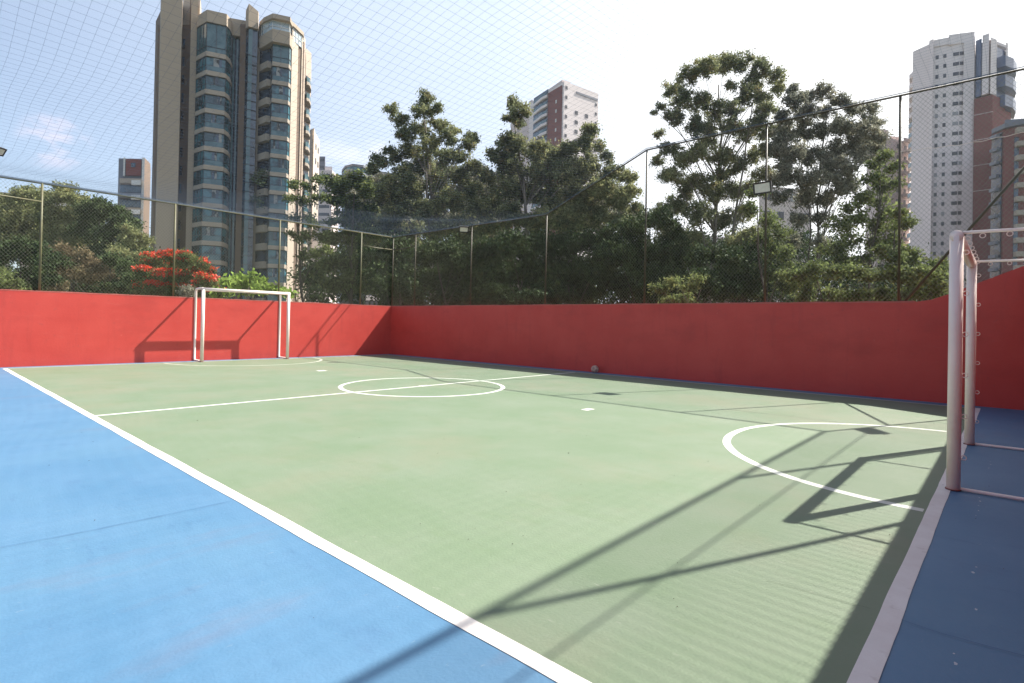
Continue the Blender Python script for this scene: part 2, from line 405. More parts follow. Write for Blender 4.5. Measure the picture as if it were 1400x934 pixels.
# sagging tie wire across the right hand bay
mb = MB()
pts = [(FX-.04, 1.55-i*.105, 4.62+.012*math.sin(i*2.1)+.02*math.cos(i*.35)) for i in range(18)]
mb.tube(pts, .006, 5); rel(mb, e.location).build('tie_wire', M['goal'], e)
# near fence
NY = YB-.02
e = empty('chain_link_fence', (6, NY, 2.38), 'tall wire fence on the wall behind the near goal', 'fence', GRP)
for x in (12.52, 9.55, 6.5, 3.5, .5, -2.5):
    mb = MB(); twist_post(mb, (x, NY, 2.36), TOPH); rel(mb, e.location).build('post', M['olive_dk'], e)
mb = MB(); mb.tube([(-7, NY, TOPH), (12.52, NY, TOPH)], .026, 8); rel(mb, e.location).build('top_rail', M['olive_dk'], e)
mb = MB(); mb.tube([(-7, NY, 4.6), (12.52, NY, 4.6)], .008, 6); rel(mb, e.location).build('tension_cable', M['wire'], e)
mb = MB(); mesh_wires(mb, Vector((-3, NY+.02, 0)), Vector((1, 0, 0)), 15.4, 2.38, lambda t: TOPH, step=.082, r=.0023); rel(mb, e.location).build('wire_mesh', M['wire'], e)

# ------------------------------------------------------------------ overhead net
def net_z(x, y):
    edge = rtop(y)
    X0, X1, Y0, Y1 = -7.0, FX, NY, FY
    a = max(0, (x-X0)*(X1-x))/((X1-X0)/2)**2; b = max(0, (y-Y0)*(Y1-y))/((Y1-Y0)/2)**2
    sag = .74*(min(a,1)**.9)*(min(b,1)**1.0)
    # scalloped between the fixing cables
    far_ = min(1, max(0, (Y1-y)/9))**2
    rip = far_*.06*math.sin(y*1.35+x*.2)*min(1, a*1.5)*min(1, b*1.2) + .03*noise.noise(Vector((x*.5, y*.5, 0)))*min(1, b*2)
    smooth_edge = edge*(1-min(1, a*1.2)) + (FT+(TOPH-FT)*min(1, max(0, (11.5-y)/8)))*min(1, a*1.2)
    # the short edges are tied along the straight top rails
    e2 = smooth_edge
    if y < 6: e2 = smooth_edge
    return e2 - sag + rip
def net_lines(mb, r):
    s = .125
    ys = np.arange(NY+.05, FY, s); xs = np.arange(-2.5, FX, s)
    for i, y in enumerate(ys):
        w = lambda x: noise.noise(Vector((x*.9, y*.15, 5)))*.03
        pts = [(x, y+w(x), net_z(x, y)) for x in np.linspace(-2.5, FX, 34)]
        pts[-1] = (FX, y, net_z(FX, y)); mb.tube(pts, r, 3, cap=False)
    for x in xs:
        pts = [(x+noise.noise(Vector((y*.9, x*.15, 8)))*.03, y, net_z(x, y)) for y in np.linspace(NY, FY, 40)]
        mb.tube(pts, r, 3, cap=False)
mb = MB(); net_lines(mb, .0011)
e = empty('overhead_net', (5, 8, 4), 'fine dark ball net stretched over the whole court, sagging between the fences', 'net')
rel(mb, e.location).build('net_mesh', M['net'], e)
mb = MB()
mb.tube([(-2.5, FY-.02, FT+.03), (FX-.02, FY-.02, FT+.03)], .007, 5); rel(mb, e.location).build('edge_rope', M['net'], e)
mb = MB()
mb.tube([(FX-.03, FY, FT+.03), (FX-.03, 10.05, FT+.03), (FX-.03, 6.85, TOPH+.03), (FX-.03, NY, TOPH+.03)], .007, 5); rel(mb, e.location).build('edge_rope', M['net'], e)

# ------------------------------------------------------------------ floodlights
def floodlight(loc, aim, label, arm_to=None, w=.36, h=.23):
    e = empty('floodlight', loc, label, 'floodlight', 'floodlights on the fence posts')
    d = (Vector(aim)-Vector(loc)).normalized()
    q = d.to_track_quat('-Y', 'Z'); e.rotation_mode = 'QUATERNION'; e.rotation_quaternion = q
    mb = MB(); mb.box((-w/2, -.02, -h/2), (w/2, .05, h/2))
    for k in range(7): mb.box((-w/2+.03+k*(w-.08)/6, .05, -h/2+.03), (-w/2+.045+k*(w-.08)/6, .085, h/2-.03))
    mb.box((-w/2-.012, -.035, h/2-.02), (w/2+.012, -.02, h/2+.012)); mb.box((-w/2-.012, -.035, -h/2-.012), (w/2+.012, -.02, -h/2+.02))
    mb.box((-w/2-.012, -.035, -h/2+.02), (-w/2+.02, -.02, h/2-.02)); mb.box((w/2-.02, -.035, -h/2+.02), (w/2+.012, -.02, h/2-.02))
    mb.build('housing', M['black'], e)
    mb = MB(); mb.box((-w/2+.022, -.028, -h/2+.022), (w/2-.022, -.0205, h/2-.022)); mb.build('lamp_glass', M['lens'], e)
    mb = MB()
    mb.tube([(-w/2-.02, .02, 0), (-w/2-.025, .13, 0), (w/2+.025, .13, 0), (w/2+.02, .02, 0)], .009, 6)
    if arm_to:
        inv = q.inverted(); t = inv @ (Vector(arm_to)-Vector(loc)); mb.tube([(0, .13, 0), t], .012, 6)
    mb.build('bracket', M['black'], e)
    return e
floodlight((FX-.17, 3.98, 4.30), (5.0, 4.4, 2.2), 'black floodlight with pale glass on the tall fence post in front of the eucalyptus', (FX, 3.97, 4.27))
floodlight((FX-.25, 13.32, 4.32), (10.2, 10.2, 1.5), 'small dark floodlight just under the low fence rail beyond the ball', (FX, 13.2, 4.25), .30, .2)
floodlight((12.28, -.44, 4.8), (7, 6, 0), 'black floodlight on the fence behind the near goal', (12.5, NY, 4.8))
p = at(-3, 206, 14.2)
q = at(-14, 200, 14.2)
e = floodlight((p.x, p.y, p.z), (p.x+2.0, p.y-3.0, p.z-2.5), 'dark floodlight poking in at the left edge of the sky', (q.x, q.y, q.z), .30, .20)

# ------------------------------------------------------------------ goals
def goal(x0, x1, y, ydir, label, hook_step):
    e = empty('football_goal', ((x0+x1)/2, y, 0), label, 'goal', 'white futsal goals')
    hw = (x1-x0)/2; H_ = 2.10; r = .046; D_ = .58
    for s in (-1, 1):
        mb = MB(); mb.tube([(s*hw, 0, .004), (s*hw, 0, H_-r)], r, 20); mb.build('post', M['goal'], e)
    mb = MB(); mb.tube([(-hw-r*.9, 0, H_-r), (hw+r*.9, 0, H_-r)], r, 20); mb.build('crossbar', M['goal'], e)
    for s in (-1, 1):
        x = s*hw
        mb = MB(); pts = [(x, ydir*.04, H_-.02), (x, ydir*D_*.92, H_-.03), (x, ydir*D_, H_-.09), (x, ydir*D_, .07), (x, ydir*D_*.94, .02), (x, ydir*.045, .018)]
        mb.tube(pts, .013 if ydir < 0 else .032, 10); mb.build('side_frame', M['goal'], e)
        mb = MB(); mb.tube([(x, 0, .0045), (x, 0, .012)], r+.008, 18); mb.build('base_ring', M['rust'], e)
    # net eyelets
    ring = MB(); ring.tube([(.018*math.cos(a), 0, .018*math.sin(a)) for a in [2*math.pi*k/12 for k in range(12)]], .0035, 5, closed=True)
    first = None
    def hook(px_, py_, pz_, rz=0):
        nonlocal first
        if first is None: first = ring.build('net_ring', M['goal'], e); o_ = first
        else: o_ = first.copy(); COL.objects.link(o_); o_.parent = e
        o_.location = (px_, py_, pz_); o_.rotation_euler = (0, 0, rz)
    z = .27
    if hook_step:
        while z < 2.0:
            for s in (-1, 1): hook(s*hw, ydir*(r+.016), z, math.pi/2)
            z += hook_step
        n = 7
        for i in range(n): hook(-hw+.2+i*(2*hw-.4)/(n-1), ydir*(r+.014), H_-r, math.pi/2)
        for s in (-1, 1):
            for k in range(3): hook(s*hw, ydir*(.16+k*.16), H_-.055, math.pi/2)
    return e
goal(5.73, 8.16, .323, -1, 'white goal post frame standing close on the right, in the shade of the wall', .33)
goal(5.72, 8.20, 16.88, 1, 'complete white goal standing far away against the sunlit wall', 0)

# ------------------------------------------------------------------ ball
e = empty('ball', (12.29, 8.10, .102), 'worn pale ball lying at the foot of the shaded wall', 'ball')
bm = bmesh.new(); bmesh.ops.create_icosphere(bm, subdivisions=5, radius=.1)
me = bpy.data.meshes.new('ball_shell')
ico = bmesh.new(); bmesh.ops.create_icosphere(ico, subdivisions=1, radius=1); cen = [v.co.normalized() for v in ico.verts]; ico.free()
fc = []
bm2 = bmesh.new(); bmesh.ops.create_icosphere(bm2, subdivisions=1, radius=1); bm2.faces.ensure_lookup_table(); fcen = [f.calc_center_median().normalized() for f in bm2.faces]; bm2.free()
for v in bm.verts:
    d = v.co.normalized()
    ds = sorted([cc.dot(d)-.0 for cc in fcen]+[cc.dot(d)+.035 for cc in cen], reverse=True)
    gap = ds[0]-ds[1]
    if gap < .022: v.co *= .978
for f in bm.faces:
    d = f.calc_center_median().normalized(); a = max(cc.dot(d)+.035 for cc in cen); b = max(cc.dot(d) for cc in fcen)
    f.material_index = 1 if a > b else 0; f.smooth = True
bm.to_mesh(me); bm.free()
me.materials.append(mat('ball_pale', (.55,.40,.30), .6, (.45,.32,.24), 30)); me.materials.append(mat('ball_patch', (.30,.16,.13), .6, (.42,.30,.26), 40))
o = bpy.data.objects.new('ball_shell', me); COL.objects.link(o); o.parent = e; o.rotation_euler = (.4, .8, .3)

# ------------------------------------------------------------------ trees
def leafmat(name, c1, c2, c3=None, sc_=.5, trans=.42):
    ex = [((c3 or c1), 1.7, .55, .68, (1,1,1), .7, 4.4)]
    m_ = mat(name, c1, .7, c2, sc_, 3, spec=.12, thr=(.42,.58), trans=trans, extra=ex); t = m_.node_tree
    # every leaf its own tone
    b = t.nodes['Principled BSDF']; src = b.inputs['Base Color'].links[0].from_socket
    gm = t.nodes.new('ShaderNodeNewGeometry'); hs = t.nodes.new('ShaderNodeHueSaturation')
    mr_ = t.nodes.new('ShaderNodeMapRange'); mr_.inputs['To Min'].default_value = .45; mr_.inputs['To Max'].default_value = 1.75
    t.links.new(gm.outputs['Random Per Island'], mr_.inputs[0]); t.links.new(mr_.outputs[0], hs.inputs['Value']); t.links.new(src, hs.inputs['Color'])
    for n in t.nodes:
        if n.type == 'BSDF_TRANSLUCENT': t.links.new(hs.outputs[0], n.inputs[0])
    t.links.new(hs.outputs[0], b.inputs['Base Color'])
    return m_
M['leaf_euc'] = leafmat('leaf_eucalyptus', (0.138,0.161,0.086), (0.262,0.272,0.132), (0.394,0.307,0.148))
M['leaf_grey'] = leafmat('leaf_grey_green', (0.164,0.172,0.132), (0.262,0.256,0.190), (0.361,0.320,0.214))
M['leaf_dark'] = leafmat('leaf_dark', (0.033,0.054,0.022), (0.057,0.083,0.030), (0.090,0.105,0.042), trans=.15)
M['leaf_bright'] = leafmat('leaf_bright', (0.150,0.225,0.045), (0.240,0.330,0.068), (0.330,0.420,0.105), 1.2, .35)
M['leaf_mid'] = leafmat('leaf_mid', (0.093,0.122,0.047), (0.160,0.193,0.071), (0.235,0.228,0.084), .6)
M['leaf_hill'] = leafmat('leaf_hill', (0.151,0.173,0.077), (0.233,0.243,0.110), (0.328,0.278,0.137), .35)
M['leaf_brown'] = leafmat('leaf_brownish', (0.150,0.112,0.068), (0.195,0.158,0.090), (0.120,0.128,0.060), .6)
M['flower'] = mat('flower_red', (.62,.045,.018), .5, (.72,.09,.03), 3, trans=.25)
M['bark'] = mat('bark_pale', (.24,.215,.175), .85, (.12,.10,.08), 3, 6, .5, 14, stretch=(1,1,.3))
M['bark_dark'] = mat('bark_dark', (.10,.085,.065), .9, (.06,.05,.04), 3, 6, .5, 14, stretch=(1,1,.3))


def leaf_mesh(name, mtl, parent, centers, radii, counts, size, aspect=2.2, droop=.5):
    """thousands of small leaf faces spread through flattened clumps"""
    V = []
    for c, r_, n in zip(centers, radii, counts):
        d = rng.normal(size=(n, 3)); d /= np.linalg.norm(d, axis=1)[:, None]
        rad = rng.random(n)**.6*(1+.8*rng.random(n)**3)
        # ragged clump surface
        lump = 1 + .28*np.sin(d[:, 0]*5+c[0]*3)*np.cos(d[:, 1]*4+c[1]*2) + .2*np.sin(d[:, 2]*7+c[2])
        V.append(np.array(c)+d*(rad*lump)[:, None]*np.array(r_))
    P_ = np.concatenate(V); n = len(P_)
    a = rng.normal(size=(n, 3)); a[:, 2] -= droop; a /= np.linalg.norm(a, axis=1)[:, None]
    b = rng.normal(size=(n, 3)); b -= a*(a*b).sum(1)[:, None]; b /= np.linalg.norm(b, axis=1)[:, None]
    s = size*(.6+.8*rng.random(n)); l = (a.T*s*.5*1.0).T; w = (b.T*s*.5/aspect).T
    q = np.stack([P_-l, P_+w-l*.1, P_+l, P_-w-l*.1], 1).reshape(-1, 3)
    me = bpy.data.meshes.new(name)
    me.vertices.add(4*n); me.vertices.foreach_set('co', q.astype(np.float32).ravel())
    me.loops.add(4*n); me.loops.foreach_set('vertex_index', np.arange(4*n, dtype=np.int32))
    me.polygons.add(n); me.polygons.foreach_set('loop_start', np.arange(0, 4*n, 4, dtype=np.int32))
    me.materials.append(mtl); me.update(calc_edges=True)
    o = bpy.data.objects.new(name, me); COL.objects.link(o); o.parent = parent
    return o

def bez(a, b, c, n=7):
    return [a*(1-t)**2+b*2*t*(1-t)+c*t*t for t in [i/n for i in range(n+1)]]

def tree(label, base, D, lobes, leaf='leaf_euc', bark='bark', size=.2, dens=1.0, trunk_r=.2, sub=22, sr=.23, cat='tree',
         name='tree', group='trees beyond the court walls', trunks=1, flat=.9, spread=1.0, flowers=0, lean=0, droop=.5, zbase=None):
    """lobes: list of (px, py, r_px[, depth offset m]) clumps of the crown in photograph pixels at distance D"""
    zb = GZ if zbase is None else zbase
    b0 = g(base, D, zb); e = empty(name, b0, label, cat, group)
    L3 = []
    for lb in lobes:
        dd = lb[3] if len(lb) > 3 else random.uniform(-1, 1)*1.3*spread
        r_ = lb[2]*D/F; p = at(lb[0], lb[1], D+dd)-b0; L3.append((p, r_))
    top = max(L3, key=lambda q: q[0].z)[0]
    wood = MB(); tr_paths = []
    for k in range(trunks):
        off = Vector((random.uniform(-.5, .5), random.uniform(-.5, .5), 0))*(trunks > 1)*1.4
        end = top*.93 if k == 0 else max(L3, key=lambda q: q[0].z*.4+random.random()*4)[0]*.9
        mid = Vector((end.x*.25+random.uniform(-.3, .3)+lean, end.y*.25+random.uniform(-.3, .3), end.z*.5))
        pts = bez(off, mid, end, 12)
        pts = [p_+Vector((noise.noise(p_*.35+Vector((k, 0, 0)))*.35, noise.noise(p_*.35+Vector((9, k, 0)))*.35, 0))*(i > 0) for i, p_ in enumerate(pts)]
        rr = [trunk_r*(1-.8*i/12)*(1 if k == 0 else .7) for i in range(13)]
        wood.tube(pts, rr, 9); tr_paths.append((pts, rr))
    cs, rs, ns = [], [], []; fcs, frs, fns = [], [], []
    for (p, r_) in L3:
        pts, rr = min(tr_paths, key=lambda t: (t[0][8]-p).length)
        # limb leaves the trunk below the lobe
        zt = max(.25*p.z, p.z-1.1*math.hypot(p.x, p.y)-r_*1.2-.6)
        i = min(range(len(pts)), key=lambda j: abs(pts[j].z-zt)); st = pts[i]
        if (p-st).length > .5:
            mid = st.lerp(p, .5)+Vector((random.uniform(-.3, .3), random.uniform(-.3, .3), .12*(p-st).length*random.uniform(-.3, 1)))
            lp = bez(st, mid, p, 7); r0 = max(.016, min(rr[i]*.45, .013*(p-st).length+.01))
            wood.tube(lp, [r0*(1-.75*t/7) for t in range(8)], 6)
        nsub = max(3, int(sub*(r_/1.0)**1.15))
        for k in range(nsub):
            d = Vector(np.random.normal(size=3) if False else rng.normal(size=3)).normalized()*r_*1.12*(random.random()**.5)
            d.z *= .8; c = p+d
            q_ = r_*sr*random.uniform(.7, 1.5)+.12
            cs.append(tuple(c)); rs.append((q_*1.15, q_*1.15, q_*flat)); ns.append(int(dens*300*(q_/.5)**2*(.2/size)**1.8)+10)
            if random.random() < .7:
                wood.tube(bez(p, p.lerp(c, .5)+Vector((0, 0, -.08)), c+Vector((0, 0, -q_*.2)), 3), [.022, .018, .014, .008], 4, cap=False)
            if flowers and c.z > p.z-.25 and random.random() < flowers:
                fcs.append((c.x, c.y, c.z+q_*flat*.75)); frs.append((q_*1.05, q_*1.05, q_*.4)); fns.append(170)
    wood.build('trunk', M[bark], e)
    leaf_mesh('crown', M[leaf], e, cs, rs, ns, size, droop=droop)
    if flowers: leaf_mesh('flowers', M['flower'], e, fcs, frs, fns, size*.9, aspect=1.6, droop=-1)
    return e

# tall eucalypts (pixel lobes follow the clumps of each crown)
tree('tall airy eucalyptus with the broadest domed top, behind the floodlight fence', 975, 36, [
 (920,122,13),(940,105,14),(962,92,15),(988,86,15),(1012,86,15),(1040,92,14),(1060,104,12),(1066,122,10),(935,135,15),(955,140,16),(975,150,16),
 (1030,112,13),(1020,130,14),(1042,136,12),(1000,118,9),(925,160,14),(948,172,15),(972,176,14),(1000,172,13),(1018,180,15),(1036,166,12),(1002,150,11),
 (905,145,6),(903,184,7),(915,205,12),(935,215,15),(958,210,14),(985,215,16),(1008,225,14),(1030,212,12),(896,152,5),(900,220,9),(918,240,15),(945,250,17),
 (972,258,17),(1000,262,16),(1025,255,13),(925,280,16),(955,292,18),(990,300,17),(1018,292,13),(905,290,12),(1048,150,13),(1050,180,13),(1048,208,13),(1045,240,13),(970,195,14),(940,262,13),(985,240,13),(915,318,15),(945,330,18),(1010,330,15),(1030,320,12)],
 'leaf_euc', 'bark', .145, .62, .20, 36, .19, trunks=2)
tree('slender eucalyptus with a rounded top beside the pale pink tower', 1105, 33, [
 (1088,120,9),(1085,140,13),(1072,160,12),(1108,128,13),(1128,126,12),(1150,138,12),(1165,150,12),(1105,150,12),(1128,155,11),(1188,150,11),(1196,166,11),(1180,175,13),
 (1150,172,14),(1125,180,15),(1095,182,15),(1070,190,13),(1085,210,16),(1110,215,16),(1140,205,16),(1165,200,14),(1185,195,12),(1080,240,15),(1110,245,17),(1140,238,15),(1162,228,13),
 (1100,272,15),(1130,270,14),(1150,258,12),(1070,268,12),(1092,300,12),(1125,300,12),(1072,225,12),(1085,330,11),(1118,330,10),(1075,178,15),(1062,205,14),(1160,178,14),(1196,185,13),(1178,212,14),(1200,205,11),(1062,245,14),(1098,165,13),(1135,222,15),(1160,255,14)],
 'leaf_grey', 'bark_dark', .145, .6, .11, 36, .19, trunks=4)
tree('central eucalyptus with a ragged pointed top in front of the open sky', 590, 38, [
 (582,136,12),(578,152,12),(598,148,8),(535,150,9),(548,165,11),(556,182,13),(575,176,11),(600,170,13),(612,188,12),(590,196,14),(560,205,14),(540,215,10),
 (622,180,8),(636,196,10),(628,214,12),(645,190,9),(608,215,13),(580,225,16),(550,235,15),(520,222,11),(530,205,8),(508,232,10),(535,255,16),(565,255,17),(598,248,16),(630,240,15),(648,228,11),
 (520,262,13),(545,280,17),(580,285,18),(615,275,17),(645,262,14),(655,285,14),(510,290,14),(530,310,17),(565,315,18),(600,315,18),(635,310,17),(505,325,13),(650,330,15),(505,248,7)],
 'leaf_euc', 'bark', .17, .72, .18, 34, .20, trunks=3)
tree('dense olive green eucalyptus hiding the foot of the white and brick tower', 735, 38, [
 (702,142,9),(712,152,11),(695,158,7),(708,168,9),(806,180,12),(798,196,14),(820,200,9),(780,205,12),(690,192,13),(708,200,16),(735,205,17),(762,212,16),(680,215,13),(700,228,18),(735,235,20),(768,238,18),(800,225,16),
 (830,215,10),(838,238,14),(858,240,12),(862,262,11),(690,258,17),(720,265,19),(755,270,20),(790,262,19),(820,260,17),(845,275,15),(668,240,11),(672,275,14),(700,295,19),(740,300,20),(780,298,20),(815,295,18),(850,305,15),(868,285,10),(670,310,15)],
 'leaf_euc', 'bark', .19, .9, .22, 26, .24, trunks=3)
tree('loose small leaved tree partly covering the right edge of the tall beige tower', 425, 34, [
 (402,250,9),(415,255,12),(432,250,10),(412,275,13),(432,272,12),(398,275,8),(405,300,11),(425,300,12),(415,325,11),(438,320,11),(402,325,7),(425,350,11),(440,345,9),(412,350,7),(432,372,9),(450,340,8)],
 'leaf_mid', 'bark_dark', .17, .8, .12, 8, .33, spread=.6)
tree('leafy olive tree right of the beige tower, just above the far fence rail', 475, 36, [
 (450,250,12),(468,248,13),(488,246,13),(455,272,14),(478,270,15),(500,262,13),(460,298,16),(485,295,16),(505,285,12),(455,325,15),(480,325,16),(502,322,14),(462,355,16),(490,355,16),(450,360,12),(475,385,18),(505,390,16),(452,390,12)],
 'leaf_mid', 'bark_dark', .19, 1.15, .14, 9, .36, flat=.7)
tree('soft pale olive tree standing behind and between the central and the olive green eucalyptus', 640, 47, [
 (610,235,16),(635,250,18),(660,262,18),(655,238,12),(640,285,22),(668,292,22),(610,270,20),(600,300,22),(635,312,22),(670,318,22),(690,240,14),(690,270,18)],
 'leaf_grey', 'bark', .22, 1.0, .18, 20, .25, spread=2)
tree('soft olive tree filling the gap left of the central eucalyptus', 520, 46, [
 (480,262,14),(500,272,16),(520,250,14),(535,275,18),(555,262,16),(515,300,20),(545,305,20),(575,292,18),(490,300,16),(570,250,12)],
 'leaf_grey', 'bark', .22, 1.0, .16, 20, .25, spread=2)
tree('lighter olive crown behind the right half of the olive green eucalyptus', 800, 46, [
 (775,225,14),(800,235,16),(825,250,17),(850,268,16),(780,260,18),(812,275,20),(845,295,18),(775,295,20),(870,300,14),(815,305,20)],
 'leaf_grey', 'bark', .22, 1.0, .16, 20, .25, spread=2)
# dark understorey: individual rounded trees along the right wall
under = [
 ('dark bushy tree behind the far corner of the court', 545, 30, [(520,350,17),(545,345,18),(570,348,17),(525,380,19),(552,382,20),(578,380,18),(530,405,18),(560,408,18)], 'leaf_dark'),
 ('dark low tree behind the small floodlight post', 620, 31, [(595,345,16),(620,350,17),(645,352,16),(600,378,20),(628,380,20),(652,382,16),(605,405,18),(640,408,18)], 'leaf_dark'),
 ('dark tree between the small floodlight and the first step of the fence', 695, 30, [(672,345,17),(698,335,18),(722,342,17),(680,375,20),(708,372,20),(730,378,16),(685,402,18),(720,404,18)], 'leaf_dark'),
 ('dark bushy tree right behind the rising fence rail', 785, 31, [(750,335,19),(778,332,20),(808,335,19),(760,368,20),(790,370,21),(815,370,18),(755,400,18),(800,402,20)], 'leaf_dark'),
 ('deep green tree filling the gap between olive crown and domed eucalyptus', 870, 30, [(838,325,17),(862,312,17),(888,300,15),(905,300,14),(922,318,14),(845,350,20),(875,345,20),(905,345,18),(930,345,15),(850,385,21),(885,385,22),(920,385,20)], 'leaf_dark'),
 ('dark shrubby tree under the domed eucalyptus', 985, 27, [(950,355,17),(975,350,17),(1000,355,16),(1025,350,15),(955,388,19),(985,388,20),(1018,388,19),(1035,370,14)], 'leaf_dark'),
]
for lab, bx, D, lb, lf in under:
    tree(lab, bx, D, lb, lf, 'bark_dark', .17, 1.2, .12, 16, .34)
tree('thick yellow green tree behind the tall post with the floodlight', 1050, 26, [(1035,265,9),(1030,285,10),(1050,300,13),(1068,318,13),(1040,325,14),(1058,345,16),(1080,350,14),(1045,375,18),(1075,380,18),(1100,385,16)],
 'leaf_mid', 'bark_dark', .15, 1.1, .1, 9, .38)
tree('tall yellow green sapling against the pale pink tower', 1170, 25, [(1195,225,9),(1212,215,10),(1222,228,8),(1190,245,11),(1210,250,11),(1182,270,12),(1202,275,11),(1175,298,13),(1195,300,12),(1165,325,14),(1190,328,13),(1160,350,14),(1185,355,14),(1205,345,10),(1215,252,12),(1222,290,12),(1208,310,13),(1170,285,13),(1150,305,14),(1140,335,14),(1215,330,12)],
 'leaf_mid', 'bark_dark', .15, 1.05, .09, 9, .36, spread=.5)
tree('bright leafy bush on the right under the white high rise', 1235, 19, [(1232,290,8),(1240,305,8),(1215,350,13),(1238,345,12),(1258,352,12),(1275,362,12),(1288,375,9),(1205,372,15),(1232,372,15),(1258,378,15),(1280,390,12),(1200,398,15),(1235,400,15),(1265,402,13)],
 'leaf_mid', 'bark_dark', .13, 1.3, .08, 10, .36, cat='tree', flat=.7, spread=.6)
tree('light green bush low behind the wall beneath the rounded eucalyptus', 1130, 20, [(1095,375,14),(1120,368,15),(1145,372,15),(1168,378,14),(1105,400,15),(1140,402,16),(1172,402,14)],
 'leaf_mid', 'bark_dark', .13, 1.3, .08, 10, .36, cat='bush', name='bush', group='bushes just beyond the walls')
tree('small sunny green bush peeping over the long wall under the domed eucalyptus', 925, 20, [(905,395,9),(922,385,10),(940,388,9),(955,380,7),(915,408,9),(940,408,9)],
 'leaf_mid', 'bark_dark', .12, .8, .05, 9, .36, cat='bush', name='bush', group='bushes just beyond the walls')
# left hand hill
hill = [
 ('rounded olive tree at the far left of the wooded hill', -20, 62, [(-30,280,20),(0,275,18),(28,268,15),(50,272,14),(-10,305,22),(25,300,22),(55,298,18),(0,335,24),(40,335,24)], 'leaf_hill'),
 ('broad olive tree on the hill just right of the first fence post', 95, 58, [(70,270,14),(92,268,15),(110,275,12),(68,295,18),(98,296,20),(122,292,15),(75,325,22),(110,325,22),(60,350,20),(100,350,22)], 'leaf_hill'),
 ('dark rounded tree on the hill in front of the low brick block', 150, 54, [(118,290,12),(132,278,13),(150,290,14),(168,298,14),(125,312,18),(152,318,20),(180,322,16),(140,345,22),(172,350,22),(196,345,12)], 'leaf_dark'),
 ('olive tree beside the foot of the tall beige tower', 190, 48, [(178,318,12),(192,330,13),(170,345,15),(195,355,14),(180,375,16),(198,385,12)], 'leaf_hill'),
 ('lower dark tree above the left end of the sunlit wall', 20, 38, [(0,352,20),(28,345,19),(55,350,16),(5,380,20),(40,380,20),(68,378,15)], 'leaf_dark'),
 ('yellowish green bush at the left edge above the sunlit wall', -10, 26, [(-12,368,14),(4,380,12),(18,390,9)], 'leaf_mid'),
 ('brownish twiggy tree above the sunlit wall left of the red flowers', 110, 34, [(95,345,12),(115,352,14),(135,358,14),(100,372,15),(128,378,16),(150,385,14),(85,388,12)], 'leaf_brown'),
 ('dark green tree above the wall between brown twigs and red flowers', 165, 33, [(150,352,13),(168,365,14),(182,378,13),(160,390,14),(78,360,12),(70,385,12)], 'leaf_dark'),
]
for lab, bx, D, lb, lf in hill:
    sz = .22 if D > 40 else .17
    tree(lab, bx, D, lb, lf, 'bark_dark', sz*(1.2 if D > 50 else 1), 1.15, .16, 9 if D > 40 else 10, .38, flat=.75, group='trees on the wooded hill at the left')
tree('round tree covered in orange red flowers before the beige tower', 235, 29, [
 (205,362,11),(220,356,11),(238,354,11),(256,357,11),(272,362,10),(284,371,10),(194,374,10),(212,376,13),(235,374,14),(258,376,13),(278,386,11),(196,392,11),(220,394,14),(248,396,14),(272,400,11),(295,384,8),(292,398,9)],
 'leaf_mid', 'bark_dark', .12, 1.1, .1, 22, .30, group=None, flowers=.75, name='flowering_tree')
tree('bright lime green leafy plant behind the crossbar of the far goal', 330, 24, [
 (312,386,8),(326,381,9),(340,380,9),(352,386,8),(318,396,9),(336,394,10),(352,396,8),(368,398,8),(382,400,7),(395,402,6),(300,400,8)],
 'leaf_bright', 'bark_dark', .22, .7, .06, 8, .38, cat='bush', name='bush', group='bushes just beyond the walls', droop=-.3)
tree('grey green climbing plant spilling over the wall by the left goal post', 258, 18.2, [(256,397,3.5),(257,404,3),(261,400,2.5)],
 'leaf_grey', 'bark_dark', .06, 1, .012, 14, .4, cat='plant', name='plant', group=None, spread=0)

# the thicket behind the long wall that reads as one dark mass
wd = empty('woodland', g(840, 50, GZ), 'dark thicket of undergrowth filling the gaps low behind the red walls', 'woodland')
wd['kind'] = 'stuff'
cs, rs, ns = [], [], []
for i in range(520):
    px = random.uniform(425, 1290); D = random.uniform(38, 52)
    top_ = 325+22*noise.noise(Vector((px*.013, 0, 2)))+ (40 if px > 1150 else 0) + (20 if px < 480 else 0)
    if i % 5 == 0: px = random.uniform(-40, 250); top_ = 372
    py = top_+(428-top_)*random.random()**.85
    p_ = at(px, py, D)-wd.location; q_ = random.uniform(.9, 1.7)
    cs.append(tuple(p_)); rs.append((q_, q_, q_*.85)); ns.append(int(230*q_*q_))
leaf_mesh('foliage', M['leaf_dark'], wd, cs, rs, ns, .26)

# ------------------------------------------------------------------ buildings
M['beige'] = mat('tower_beige', (.37,.305,.235), .85, (.33,.27,.205), .12, 6, .1, 2, stretch=(1,1,.35))
M['beige_lt'] = mat('tower_beige_light', (.44,.375,.30), .85, (.40,.335,.27), .15, 5)
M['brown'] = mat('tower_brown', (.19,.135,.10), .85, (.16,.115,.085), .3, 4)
M['slab'] = mat('slab_beige', (.35,.30,.245), .8, (.30,.255,.205), .5, 5)
M['white_b'] = mat('render_white', (.72,.65,.63), .85, (.66,.59,.57), .12, 6, stretch=(1,1,.3))
M['pink_b'] = mat('render_pink', (.62,.53,.50), .85, (.57,.48,.46), .15, 5)
M['cream_b'] = mat('render_cream', (.60,.52,.43), .85, (.55,.47,.39), .2, 5)
M['brick_b'] = mat('brick_red', (.19,.060,.048), .85, (.155,.048,.04), .2, 5)
M['blueglass'] = mat('glass_blue_panel', (.05,.075,.14), .3, (.08,.11,.19), .3, 3, spec=.6)
M['grey_b'] = mat('grey_cladding', (.16,.17,.20), .6, (.12,.13,.16), .3, 4)
M['frame_w'] = mat('frame_white', (.6,.6,.58), .5)
